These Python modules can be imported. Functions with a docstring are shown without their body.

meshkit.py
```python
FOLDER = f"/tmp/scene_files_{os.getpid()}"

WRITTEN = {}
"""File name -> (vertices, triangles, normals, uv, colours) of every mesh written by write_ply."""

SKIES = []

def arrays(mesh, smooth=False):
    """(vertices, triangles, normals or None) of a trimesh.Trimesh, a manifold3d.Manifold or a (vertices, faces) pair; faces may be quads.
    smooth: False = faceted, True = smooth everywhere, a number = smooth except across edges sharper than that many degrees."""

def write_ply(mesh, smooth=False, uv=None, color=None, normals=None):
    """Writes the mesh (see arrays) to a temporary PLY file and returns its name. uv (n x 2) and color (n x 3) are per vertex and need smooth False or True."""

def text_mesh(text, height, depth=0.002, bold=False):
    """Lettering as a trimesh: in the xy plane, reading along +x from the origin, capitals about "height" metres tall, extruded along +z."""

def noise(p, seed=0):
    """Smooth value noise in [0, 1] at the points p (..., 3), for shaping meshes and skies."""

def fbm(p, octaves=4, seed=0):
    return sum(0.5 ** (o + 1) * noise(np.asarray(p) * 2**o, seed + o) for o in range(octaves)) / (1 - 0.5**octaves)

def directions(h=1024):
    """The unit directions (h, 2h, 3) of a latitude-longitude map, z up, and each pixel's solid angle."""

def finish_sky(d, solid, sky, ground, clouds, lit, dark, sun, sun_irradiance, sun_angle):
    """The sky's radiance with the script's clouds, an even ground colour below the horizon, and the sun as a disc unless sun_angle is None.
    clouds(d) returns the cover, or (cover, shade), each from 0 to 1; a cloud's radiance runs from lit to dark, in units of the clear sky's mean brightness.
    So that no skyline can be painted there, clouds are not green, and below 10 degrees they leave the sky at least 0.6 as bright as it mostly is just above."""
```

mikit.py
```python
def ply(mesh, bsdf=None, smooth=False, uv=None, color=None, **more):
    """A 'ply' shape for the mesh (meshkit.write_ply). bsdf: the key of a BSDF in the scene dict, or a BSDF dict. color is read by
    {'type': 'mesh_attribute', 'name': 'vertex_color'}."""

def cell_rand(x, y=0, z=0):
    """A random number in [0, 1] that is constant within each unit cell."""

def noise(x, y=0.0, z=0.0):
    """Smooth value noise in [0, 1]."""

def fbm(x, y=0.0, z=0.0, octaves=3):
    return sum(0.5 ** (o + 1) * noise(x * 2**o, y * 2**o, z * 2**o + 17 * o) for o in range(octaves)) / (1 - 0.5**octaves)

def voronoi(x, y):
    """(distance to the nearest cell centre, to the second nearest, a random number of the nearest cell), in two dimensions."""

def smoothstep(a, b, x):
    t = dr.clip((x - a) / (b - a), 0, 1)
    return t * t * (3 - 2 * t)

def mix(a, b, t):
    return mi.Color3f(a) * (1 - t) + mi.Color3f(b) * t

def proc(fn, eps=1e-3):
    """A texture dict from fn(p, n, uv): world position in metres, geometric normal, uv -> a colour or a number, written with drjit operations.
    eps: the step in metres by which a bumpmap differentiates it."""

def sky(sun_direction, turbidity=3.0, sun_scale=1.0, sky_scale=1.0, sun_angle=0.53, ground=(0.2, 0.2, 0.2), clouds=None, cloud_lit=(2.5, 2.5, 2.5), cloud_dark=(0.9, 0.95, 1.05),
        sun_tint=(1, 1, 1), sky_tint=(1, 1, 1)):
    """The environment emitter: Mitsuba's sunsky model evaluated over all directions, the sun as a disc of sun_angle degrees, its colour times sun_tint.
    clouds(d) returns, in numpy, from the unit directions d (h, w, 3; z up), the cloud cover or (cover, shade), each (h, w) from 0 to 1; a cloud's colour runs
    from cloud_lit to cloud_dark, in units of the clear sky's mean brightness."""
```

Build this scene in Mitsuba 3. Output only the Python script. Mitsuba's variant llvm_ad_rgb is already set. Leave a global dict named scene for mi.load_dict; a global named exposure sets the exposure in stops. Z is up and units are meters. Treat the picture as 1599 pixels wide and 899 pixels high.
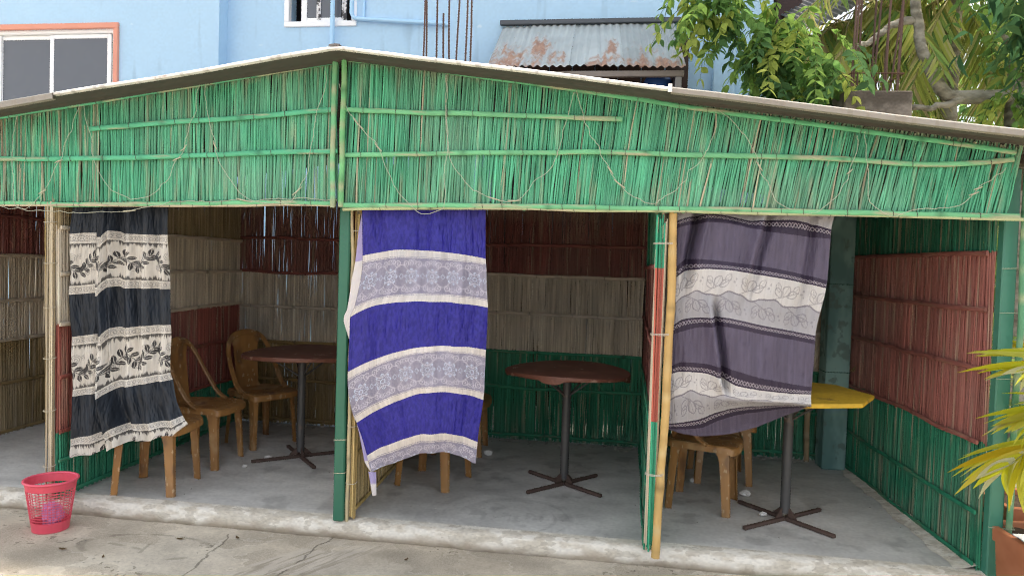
import math
import numpy as np, trimesh, drjit as dr, mitsuba as mi
import mikit, meshkit
from mikit import proc, noise, fbm, voronoi, cell_rand, smoothstep, mix
from scipy.spatial import cKDTree
from scipy.interpolate import PchipInterpolator, RectBivariateSpline

T = mi.ScalarTransform4f
scene, labels = {}, {}

# ------------------------------------------------------------------ camera, sky, exposure
EYE = np.array([0, 0, 1.5]); FWD = np.array([-0.0988638, 0.9945538, -0.0330795]); UP = np.array([-0.03399, 0.02986, 0.99898])
scene['camera'] = {'type': 'perspective', 'fov': 69.62, 'fov_axis': 'x', 'near_clip': 0.05, 'far_clip': 400.0,
                   'to_world': T().look_at(origin=EYE.tolist(), target=(EYE + FWD).tolist(), up=UP.tolist())}
scene['sky'] = mikit.sky((0.32, 0.16, 0.93), turbidity=3, sun_scale=0.5, sun_angle=8.0, ground=(0.3, 0.28, 0.25),
                         clouds=lambda d: 0.55 + 0.4 * meshkit.fbm(d * 2.3 + 5, 4), cloud_lit=(2.1, 2.1, 2.1), cloud_dark=(1.2, 1.24, 1.3))
exposure = 3.0

# ------------------------------------------------------------------ helpers
rng = np.random.default_rng(7)

def key(name, parent=None):
    base = f'{parent}__{name}' if parent else name
    k, i = base, 1
    while k in scene or k in labels:
        k = f'{base}_{i:03d}'; i += 1
    return k

def thing(name, label, cat, group=None, kind=None):
    k = key(name)
    labels[k] = {'label': label, 'category': cat, 'kind': 'thing'}
    if group: labels[k]['group'] = group
    if kind: labels[k]['kind'] = kind
    return k

def note(k, label=None, **more):
    labels.setdefault(k, {})
    if label: labels[k]['label'] = label
    labels[k].update(more)

def struct(name, label=None):
    k = key(name); labels[k] = {'kind': 'structure'}
    if label: labels[k]['label'] = label
    return k

class MB:
    """Collects pieces with one colour per vertex."""
    def __init__(s): s.v, s.f, s.c, s.n = [], [], [], 0
    def add(s, v, f, c):
        v = np.asarray(v, float); f = np.asarray(f, int)
        if f.shape[1] == 4: f = np.vstack([f[:, [0, 1, 2]], f[:, [0, 2, 3]]])
        s.v.append(v); s.f.append(f + s.n); s.c.append(np.broadcast_to(np.asarray(c, float), (len(v), 3))); s.n += len(v)
        return s
    def mesh(s, m, c): return s.add(m.vertices, m.faces, c)
    def box(s, lo, hi, c, m=None):
        lo, hi = np.array(lo, float), np.array(hi, float)
        v, f = bevel_box(hi - lo, min(0.006, 0.2 * (hi - lo).min()))
        v = v + (lo + hi) / 2
        if m is not None: v = v @ m[:3, :3].T + m[:3, 3]
        return s.add(v, f, c)
    def done(s): return np.vstack(s.v), np.vstack(s.f), np.vstack(s.c)
    def put(s, name, bsdf, parent=None, smooth=False, kind=None, label=None):
        v, f, c = s.done()
        k = key(name, parent)
        if smooth is not True and smooth:
            m = trimesh.graph.smooth_shade(trimesh.Trimesh(v, f, process=False), angle=np.radians(smooth), facet_minarea=None)
            c = c[cKDTree(v).query(m.vertices)[1]]; v, f, smooth = np.array(m.vertices), np.array(m.faces), True
        scene[k] = mikit.ply((v, f), bsdf, smooth=smooth, color=np.clip(c, 0, 1))
        if kind or label:
            note(k, label)
            if kind: labels[k]['kind'] = kind
        return k

_BB = {}
def bevel_box(size, b):
    """A box with chamfered edges, centred on the origin."""
    x, y, z = np.asarray(size) / 2
    pts = []
    for sx in (-1, 1):
        for sy in (-1, 1):
            for sz in (-1, 1):
                pts += [(sx * x, sy * (y - b), sz * (z - b)), (sx * (x - b), sy * y, sz * (z - b)), (sx * (x - b), sy * (y - b), sz * z)]
    pts = np.array(pts)
    hull = trimesh.convex.convex_hull(pts)
    # separate faces so that they stay flat
    return hull.vertices[hull.faces].reshape(-1, 3), np.arange(len(hull.faces) * 3).reshape(-1, 3)

def frames(p, up):
    t = np.gradient(p, axis=0); t /= np.linalg.norm(t, axis=1, keepdims=True) + 1e-12
    up = np.asarray(up, float)
    a = np.cross(np.broadcast_to(up, t.shape), t); l = np.linalg.norm(a, axis=1, keepdims=True)
    a = np.where(l > 1e-6, a / np.maximum(l, 1e-9), [1.0, 0, 0])
    return t, a, np.cross(t, a)

def sweep(p, ra, rb=None, sides=8, up=(0, 0, 1), caps=True, section=None):
    """Tube along the polyline p; ra, rb: radii (scalar or per point) across and along 'up'."""
    p = np.asarray(p, float); rb = ra if rb is None else rb
    ra, rb = np.broadcast_to(ra, (len(p),)), np.broadcast_to(rb, (len(p),))
    t, a, b = frames(p, up)
    if section is None:
        ang = np.arange(sides) * 2 * np.pi / sides
        section = np.stack([np.cos(ang), np.sin(ang)], 1)
    k = len(section)
    v = p[:, None] + ra[:, None, None] * section[None, :, :1] * a[:, None] + rb[:, None, None] * section[None, :, 1:] * b[:, None]
    i, j = np.meshgrid(np.arange(len(p) - 1), np.arange(k), indexing='ij')
    q = np.stack([i * k + j, i * k + (j + 1) % k, (i + 1) * k + (j + 1) % k, (i + 1) * k + j], -1).reshape(-1, 4)
    f = np.vstack([q[:, [0, 1, 2]], q[:, [0, 2, 3]]])
    v = v.reshape(-1, 3)
    if caps:
        m = len(v)
        v = np.vstack([v, v[:k], v[-k:], p[:1], p[-1:]])
        j = np.arange(k)
        f = np.vstack([f, np.stack([m + (j + 1) % k, m + j, j * 0 + m + 2 * k], 1), np.stack([m + k + j, m + k + (j + 1) % k, j * 0 + m + 2 * k + 1], 1)])
    return v, f

def curve(pts, n=24):
    pts = np.asarray(pts, float)
    s = np.concatenate([[0], np.cumsum(np.linalg.norm(np.diff(pts, axis=0), axis=1))])
    return PchipInterpolator(s, pts)(np.linspace(0, s[-1], n)) if len(pts) > 2 else pts[0] + (pts[-1] - pts[0]) * np.linspace(0, 1, n)[:, None]

def rot(axis, ang, at=(0, 0, 0)):
    return np.array(trimesh.transformations.rotation_matrix(ang, axis, at))
def place(x, y, z=0.0, yaw=0.0):
    m = rot((0, 0, 1), math.radians(yaw)); m[:3, 3] = (x, y, z); return m

# ------------------------------------------------------------------ materials
def vc(name, rough=0.6, spec=0.35, **kw):
    scene[name] = {'type': 'twosided', 'bsdf': {'type': 'principled', 'base_color': {'type': 'mesh_attribute', 'name': 'vertex_color'}, 'roughness': rough, 'specular': spec, **kw}}
vc('mat_reed', 0.62, 0.3)
vc('mat_wood', 0.55, 0.35)
vc('mat_metal_paint', 0.42, 0.5)
vc('mat_plastic', 0.34, 0.5)
vc('mat_matte', 0.85, 0.2)
scene['mat_leaf'] = {'type': 'principledthin', 'base_color': {'type': 'mesh_attribute', 'name': 'vertex_color'}, 'roughness': 0.4, 'diff_trans': 1.1, 'spec_trans': 0.0, 'eta': 1.35}

def pbr(name, fn, rough=0.8, spec=0.3, bump=None, bscale=0.002, eps=2e-3, **kw):
    b = {'type': 'principled', 'base_color': proc(fn), 'roughness': rough, 'specular': spec, **kw}
    if bump is not None: b = {'type': 'bumpmap', 'arbitrary': proc(bump, eps), 'scale': bscale, 'bsdf': b}
    scene[name] = {'type': 'twosided', 'bsdf': b}

def seg(px, py, ax, ay, bx, by):
    """Distance from (px, py) to a segment."""
    dx, dy = bx - ax, by - ay
    h = dr.clip(((px - ax) * dx + (py - ay) * dy) / (dx * dx + dy * dy), 0, 1)
    return dr.sqrt(dr.square(px - ax - dx * h) + dr.square(py - ay - dy * h) + 1e-12)

def ground_col(p, n, uv):
    x, y = p.x, p.y
    big = fbm(x * 0.9, y * 0.9, 1.0, 4); mid = fbm(x * 5, y * 7, 3.0, 4); fine = noise(x * 90, y * 90); grit = noise(x * 260, y * 260, 3)
    c = mix((0.43, 0.375, 0.295), (0.53, 0.48, 0.395), smoothstep(0.3, 0.7, big))
    c = c * (0.72 + 0.46 * mid) * (0.86 + 0.16 * fine + 0.12 * grit)
    # worn places: the skin flaked off with a hard edge, and grit lying in them
    fl = fbm(x * 4.2 + 3, y * 6.5, 13.0, 5)
    flake = smoothstep(0.545, 0.56, fl)
    c = mix(c, mi.Color3f(0.36, 0.315, 0.25) * (0.75 + 0.5 * grit) * (0.8 + 0.4 * mid), 0.55 * flake)
    rim = smoothstep(0.020, 0.0, dr.abs(fl - 0.535)) * smoothstep(0.45, 0.6, noise(x * 5, y * 5, 3))
    c = mix(c, mi.Color3f(0.62, 0.58, 0.50), 0.35 * rim)
    spot = smoothstep(0.80, 0.86, noise(x * 55, y * 55, 17)) * smoothstep(0.5, 0.7, noise(x * 4, y * 4, 29))
    c = c * (1 - 0.45 * spot)
    # newer, rougher patch with brush strokes
    side = (x + 1.47) * 0.86 + (y - 3.98) * -0.5
    wob = 0.05 * (noise(x * 6, y * 6, 9) - 0.5)
    rough = smoothstep(0.0, 0.03, side + wob) * (1 - smoothstep(0.30, 0.42, side + wob)) * (1 - smoothstep(3.9, 4.1, y))
    streak = fbm((x * 0.5 + y * 0.87) * 7, (x * 0.87 - y * 0.5) * 60, 2.0, 3)
    c = mix(c, mix((0.27, 0.235, 0.19), (0.50, 0.45, 0.38), smoothstep(0.30, 0.62, streak)), 0.6 * rough * smoothstep(0.3, 0.55, noise(x * 9, y * 9, 2) + 0.15))
    # slab joint, a crack, drawn circle and strokes
    w = 0.075 * (fbm(x * 9, y * 9, 5.0, 5) - 0.5)
    d = dr.minimum(seg(x + w, y + w, -1.97, 4.0, -1.93, 3.35), seg(x + w, y + w, -1.40, 4.03, -1.52, 3.3))
    c = c * (1 - 0.5 * (1 - smoothstep(0.002, 0.009, d)) * smoothstep(0.35, 0.5, noise(x * 8, y * 8, 33) + 0.15))
    ring = dr.abs(dr.sqrt(dr.square((x + 2.33) / 0.36) + dr.square((y - 3.74) / 0.17)) - 1) * 0.17
    ring = dr.minimum(ring, dr.minimum(seg(x, y, -2.34, 3.86, -2.31, 3.66), seg(x, y, -2.54, 3.75, -2.32, 3.70)))
    ring = dr.minimum(ring, dr.minimum(seg(x, y, -0.60, 3.80, -0.42, 3.68), seg(x, y, -0.45, 3.80, -0.56, 3.66)))
    c = c * (1 - 0.26 * (1 - smoothstep(0.004, 0.014, ring + 0.01 * (mid - 0.5))) * smoothstep(0.3, 0.6, fbm(x * 12, y * 12, 7.0, 2)))
    stain = smoothstep(0.6, 0.75, fbm(x * 2.2, y * 2.2, 11.0, 3))
    return c * (1 - 0.16 * stain)
pbr('mat_ground', ground_col, 0.93, 0.2, bump=lambda p, n, uv: fbm(p.x * 40, p.y * 40, 0.0, 3) + 0.5 * fbm(p.x * 6, p.y * 6, 5.0, 2), bscale=0.007)

def floor_col(p, n, uv):
    x, y = p.x, p.y
    big = fbm(x * 1.1, y * 1.1, 4.0, 4); sw = fbm(x * 3.5 + 2 * big, y * 7.5, 8.0, 4); fine = noise(x * 70, y * 70)
    c = mix((0.43, 0.43, 0.41), (0.57, 0.565, 0.54), smoothstep(0.3, 0.68, big))
    c = c * (0.74 + 0.5 * sw) * (0.92 + 0.14 * fine)
    arc = fbm(dr.sqrt(dr.square(x + 0.4) + dr.square(y - 4.3)) * 26, dr.atan2(y - 4.3, x + 0.4) * 2, 5.0, 2)
    c = c * (1 - 0.13 * smoothstep(0.5, 0.70, arc) * (1 - smoothstep(0.3, 0.75, dr.sqrt(dr.square(x + 0.4) + dr.square(y - 4.3)))))
    front = smoothstep(0.16, 0.0, y - (4.02 - 0.05 * (x + 1.0)) + 0.06 * (sw - 0.5))
    c = mix(c, mi.Color3f(0.56, 0.53, 0.46) * (0.78 + 0.4 * sw), front * 0.75)
    dirt = smoothstep(0.62, 0.8, fbm(x * 6, y * 6, 21.0, 3))
    return c * (1 - 0.22 * dirt)
pbr('mat_floor', floor_col, 0.55, 0.35, bump=lambda p, n, uv: fbm(p.x * 22, p.y * 30, 0.0, 3), bscale=0.003)

def curb_col(p, n, uv):
    x, z = p.x, p.z + p.y * 0.7
    m = fbm(x * 15, z * 30, 2.0, 5); g = noise(x * 80, z * 120)
    c = mix((0.55, 0.505, 0.425), (0.69, 0.655, 0.585), smoothstep(0.3, 0.6, m)) * (0.88 + 0.18 * g)
    chip = smoothstep(0.56, 0.58, fbm(x * 11, z * 22, 41.0, 4))
    c = mix(c, mi.Color3f(0.42, 0.38, 0.31) * (0.85 + 0.3 * g), 0.6 * chip)
    low = smoothstep(0.055, 0.0, p.z + 0.095 + 0.05 * (fbm(x * 9, 1.0, 3.0, 2) - 0.5))
    return mix(c, mi.Color3f(0.36, 0.30, 0.23), 0.75 * low)
pbr('mat_curb', curb_col, 0.85, 0.2, bump=lambda p, n, uv: fbm(p.x * 30, p.y * 30, p.z * 30, 3), bscale=0.006)

def blue_col(p, n, uv):
    x, z = p.x, p.z
    m = fbm(x * 0.8, z * 0.8, p.y, 4); s = fbm(x * 9, z * 1.2, 6.0, 3); f = noise(x * 45, z * 45, p.y * 45)
    c = mix((0.39, 0.585, 0.775), (0.43, 0.625, 0.80), m)
    c = c * (0.95 + 0.06 * f) * (0.975 + 0.045 * fbm(x * 2.2, z * 2.2, 8.0, 4))
    streak = smoothstep(0.62, 0.85, s)
    scuff = smoothstep(0.87, 0.90, fbm(x * 3.1, z * 12.0, 31.0, 3))
    return mix(c * (1 - 0.16 * streak), mi.Color3f(0.62, 0.72, 0.80), 0.55 * scuff)
pbr('mat_blue_wall', blue_col, 0.8, 0.25, bump=lambda p, n, uv: fbm(p.x * 18, p.z * 18, p.y * 18, 3), bscale=0.004)

def tin_col(p, n, uv):
    x, s = uv.x, uv.y          # metres across, 0 at the eave to 1 at the top
    sheet = cell_rand(dr.floor((x + 0.35) / 0.62), 3)
    c = mi.Color3f(0.36, 0.40, 0.41) * (0.78 + 0.34 * sheet) * (0.8 + 0.35 * fbm(x * 5, s * 7, 2.0, 4))
    blot = fbm(x * 5.5, s * 2.2, 4.0, 4); fine = fbm(x * 34, s * 22, 8.0, 3)
    r = smoothstep(0.50, 0.72, blot + 0.42 * (0.45 - s) + 0.30 * (fine - 0.5))
    rust = mix((0.20, 0.075, 0.03), (0.42, 0.21, 0.11), fbm(x * 30, s * 30, 1.0, 3))
    return mix(c, rust, 0.85 * r)
pbr('mat_tin', tin_col, 0.5, 0.5)

def concrete_col(p, n, uv):
    m = fbm(p.x * 6, p.y * 6, p.z * 6, 4); f = noise(p.x * 70, p.y * 70, p.z * 70)
    return mix((0.10, 0.085, 0.07), (0.25, 0.22, 0.19), smoothstep(0.3, 0.7, m)) * (0.85 + 0.3 * f)
pbr('mat_concrete', concrete_col, 0.9, 0.2, bump=lambda p, n, uv: fbm(p.x * 50, p.y * 50, p.z * 50, 3), bscale=0.006)

def trim_col(base):
    def fn(p, n, uv):
        m = fbm(p.x * 5, p.z * 30 + p.y * 8, 2.0, 4); st = fbm(p.x * 40, p.z * 6, 7.0, 3)
        c = mi.Color3f(*base) * (0.80 + 0.32 * m)
        c = mix(c, mi.Color3f(0.22, 0.19, 0.15), 0.45 * smoothstep(0.56, 0.75, st))
        return mix(c, mi.Color3f(0.26, 0.12, 0.06), 0.6 * smoothstep(0.80, 0.86, fbm(p.x * 9, p.z * 9, 19.0, 3)))
    return fn
pbr('mat_trim_white', trim_col((0.78, 0.77, 0.75)), 0.45, 0.5)
pbr('mat_trim_beige', trim_col((0.28, 0.26, 0.23)), 0.5, 0.5)

def teal_col(p, n, uv):
    m = fbm(p.x * 9 + p.y * 9, p.z * 4, 3.0, 4)
    c = mix((0.12, 0.24, 0.23), (0.24, 0.40, 0.38), smoothstep(0.3, 0.7, m))
    return mix(c, mi.Color3f(0.12, 0.17, 0.155), 0.7 * smoothstep(0.62, 0.75, fbm(p.x * 20 + p.y * 20, p.z * 16, 9.0, 3)))
pbr('mat_teal', teal_col, 0.75, 0.3)

def bark_col(p, n, uv):
    m = fbm(p.x * 14, p.y * 14, p.z * 22, 4); b = fbm(p.x * 3, p.y * 3, p.z * 4, 3)
    return mix((0.13, 0.12, 0.095), (0.35, 0.33, 0.28), smoothstep(0.3, 0.68, 0.6 * m + 0.4 * b))
pbr('mat_bark', bark_col, 0.9, 0.2, bump=lambda p, n, uv: fbm(p.x * 30, p.y * 30, p.z * 45, 3), bscale=0.012)

def table_col(base, chip):
    def fn(p, n, uv):
        m = fbm(p.x * 7, p.y * 7, p.z * 3, 4); g = noise(p.x * 60, p.y * 60, p.z * 60)
        w = smoothstep(0.66, 0.74, fbm(p.x * 13, p.y * 13, p.z * 13, 4))
        return mix(mi.Color3f(*base) * (0.7 + 0.55 * m) * (0.92 + 0.16 * g), mi.Color3f(*chip), 0.7 * w)
    return fn
pbr('mat_table_red', table_col((0.155, 0.062, 0.042), (0.34, 0.22, 0.17)), 0.5, 0.4)
pbr('mat_table_yellow', table_col((0.60, 0.38, 0.035), (0.30, 0.17, 0.05)), 0.5, 0.4)
pbr('mat_rusty_bar', table_col((0.085, 0.055, 0.045), (0.17, 0.12, 0.10)), 0.75, 0.4)
pbr('mat_dark_pole', table_col((0.060, 0.060, 0.062), (0.11, 0.075, 0.06)), 0.5, 0.5)

def plastic_col(p, n, uv):
    m = fbm(p.x * 4, p.y * 4, p.z * 4, 3); s = noise(p.x * 45, p.y * 45, p.z * 9)
    c = mix((0.27, 0.130, 0.046), (0.38, 0.20, 0.066), m) * (0.86 + 0.22 * s)
    c = mix(c, mi.Color3f(0.47, 0.34, 0.20), 0.5 * smoothstep(0.55, 0.78, fbm(p.x * 8, p.y * 8, p.z * 5 + 9, 4)))
    c = mix(c, mi.Color3f(0.52, 0.40, 0.27), 0.6 * smoothstep(0.78, 0.84, noise(p.x * 90, p.y * 60, p.z * 25)))
    return mix(c, mi.Color3f(0.14, 0.075, 0.04), 0.65 * smoothstep(0.58, 0.75, fbm(p.x * 11, p.y * 11, p.z * 6, 3)))
pbr('mat_chair', plastic_col, 0.36, 0.5)

def terracotta_col(p, n, uv):
    m = fbm(p.x * 12, p.y * 12, p.z * 12, 4)
    return mix((0.34, 0.115, 0.05), (0.47, 0.19, 0.10), m)
pbr('mat_terracotta', terracotta_col, 0.6, 0.35)

# curtain prints: uv is metres across and metres down the cloth, from a repeat's cream edge
def vesica(px, py, bx, by, ang, length, width):
    """< 0 inside a leaf that grows from (bx, by) at the angle; in units of its half width, roughly."""
    c, s = (math.cos(ang), math.sin(ang)) if isinstance(ang, float) else (dr.cos(ang), dr.sin(ang))
    dx, dy = px - bx, py - by
    a, b = (dx * c + dy * s) / length, (dx * -s + dy * c) / (width * 0.5)
    prof = 4 * a * (1 - a) * dr.sqrt(dr.maximum(a, 0) * 0.4 + 0.6)
    return dr.select((a > 0) & (a < 1), dr.abs(b) - prof, 9.0), a, b

def spiral(px, py, r0, turns, w):
    r = dr.sqrt(px * px + py * py + 1e-10); th = dr.atan2(py, px) / (2 * math.pi)
    q = r / r0 * turns - th
    d = dr.abs(q - dr.floor(q + 0.5)) * r0 / turns
    return dr.select(r < r0, smoothstep(w, w * 0.4, d), 0.0)

def cream_cloth(u, v, c):
    return mi.Color3f(*c) * (0.84 + 0.22 * noise(u * 160, v * 5)) * (0.95 + 0.1 * noise(u * 700, v * 700))

def cloth_navy(p, n, uv):
    u, v = uv.x, uv.y
    per = 0.56; t = v - per * dr.floor(v / per)
    dark = mi.Color3f(0.013, 0.018, 0.027) * (0.75 + 0.6 * noise(u * 120, v * 9)) * (0.85 + 0.3 * noise(u * 30, v * 2, 4))
    cream = cream_cloth(u, v, (0.56, 0.53, 0.48))
    c = dark
    in_b = (t > 0) & (t < 0.32)
    c = dr.select(in_b, cream, c)
    # lace lines in the two border strips
    e = dr.minimum(t, 0.32 - t)
    cx = u / 0.021; cu = cx - dr.floor(cx) - 0.5
    rr = dr.sqrt(dr.square(cu * 0.021) + dr.square(e - 0.027))
    lace = dr.maximum(smoothstep(0.0022, 0.0010, dr.abs(rr - 0.0065)), smoothstep(0.0019, 0.0008, dr.abs(dr.abs(e - 0.027) - 0.0115)))
    lace = dr.maximum(lace, smoothstep(0.0016, 0.0007, dr.abs(e - 0.008)))
    c = mix(c, mi.Color3f(0.10, 0.095, 0.095), lace * dr.select(in_b & (e < 0.05), 0.7, 0.0))
    # fringe of dark threads running into the leaf band
    f = e - 0.052
    fr = dr.select(in_b & (f > 0), smoothstep(0.0, 0.014, 0.010 + 0.028 * noise(u * 260, dr.floor(v / per) * 3) - f), 0.0)
    c = mix(c, mi.Color3f(0.035, 0.033, 0.033), 0.92 * fr)
    # leaf vine
    w = 0.20; y = t - 0.16; kk = 2 * math.pi / w
    k0 = dr.floor(u / 0.021)
    leaf = mi.Float(0)
    for o in (-2, -1, 0, 1, 2):
        bx = (k0 + o + 0.5) * 0.021
        by = 0.036 * dr.sin(bx * kk); an = dr.atan(0.036 * kk * dr.cos(bx * kk))
        for a in (-0.95, 0.85):
            d, s, b = vesica(u, y, bx, by, an + a, 0.043, 0.0215)
            leaf = dr.maximum(leaf, dr.select((d < 0) & (dr.abs(b) > 0.08), 1.0, 0.0))
    stem = smoothstep(0.0030, 0.0014, dr.abs(y - 0.036 * dr.sin(u * kk)))
    kx = dr.floor(u / 0.08 + 0.25)
    sx = u - (kx + 0.25) * 0.08
    sy = y + dr.select(dr.sin((kx + 0.25) * math.pi) > 0, 0.034, -0.036)
    sw = dr.maximum(spiral(sx, sy, 0.024, 3.0, 0.0019), spiral(sx - 0.034, sy + 0.010, 0.013, 2.2, 0.0017))
    lb = in_b & (e > 0.056)
    c = mix(c, mi.Color3f(0.07, 0.065, 0.065), dr.select(lb, dr.maximum(sw * 0.7, stem), 0.0))
    c = mix(c, mi.Color3f(0.030, 0.029, 0.030), dr.select(lb, leaf, 0.0))
    return c

def cloth_blue(p, n, uv):
    u, v = uv.x, uv.y
    per = 0.53; t = v - per * dr.floor(v / per)
    blue = mix((0.015, 0.013, 0.185), (0.026, 0.022, 0.255), smoothstep(0.25, 0.75, fbm(u * 110, v * 60, 3.0, 3)))
    cream = cream_cloth(u, v, (0.60, 0.56, 0.53))
    in_b = (t > 0) & (t < 0.275)
    e = dr.minimum(t, 0.275 - t)
    c = dr.select(in_b, cream, blue)
    line = smoothstep(0.0016, 0.0007, dr.minimum(dr.abs(e - 0.043), dr.abs(e - 0.036)))
    c = mix(c, mi.Color3f(0.10, 0.09, 0.22), dr.select(in_b, 0.8 * line, 0.0))
    fb = in_b & (e > 0.0445)
    base = mix((0.20, 0.19, 0.265), (0.30, 0.285, 0.36), noise(u * 420, v * 420)) * (0.85 + 0.25 * noise(u * 90, v * 6))
    c = dr.select(fb, base, c)
    P_ = 0.118
    k = dr.floor(u / P_)
    x = u - (k + 0.5) * P_
    y = t - 0.1375
    r = dr.sqrt(x * x + y * y + 1e-9); th = dr.atan2(y, x)
    pet = 0.0385 * (0.62 + 0.38 * dr.abs(dr.cos(4 * th)))
    fl = dr.maximum(smoothstep(0.0026, 0.0012, dr.abs(r - pet)), smoothstep(0.0022, 0.001, dr.abs(r - 0.010)))
    fl = dr.maximum(fl, dr.select((r < pet) & (r > 0.012), smoothstep(0.28, 0.12, dr.abs(dr.sin(4 * th))) * 0.8, 0.0))
    x2 = dr.abs(x) - P_ / 2; ay = dr.abs(y)
    dm = dr.abs(x2) * 1.3 + ay
    fl = dr.maximum(fl, smoothstep(0.0024, 0.001, dr.abs(dm - 0.014)))
    sc = dr.maximum(spiral(x2 + 0.021, ay - 0.064, 0.019, 1.7, 0.0032), spiral(dr.abs(x) - 0.012, ay - 0.072, 0.015, 1.6, 0.0030))
    arc = smoothstep(0.0030, 0.0014, dr.abs(ay - 0.040 - 0.018 * dr.cos(x / P_ * 2 * math.pi * 1.0 + math.pi)))
    fl2 = dr.maximum(sc, arc)
    c = mix(c, mi.Color3f(0.50, 0.58, 0.70), dr.select(fb, 0.9 * fl, 0.0))
    c = mix(c, mi.Color3f(0.52, 0.49, 0.55), dr.select(fb, 0.75 * fl2, 0.0))
    return c

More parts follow.
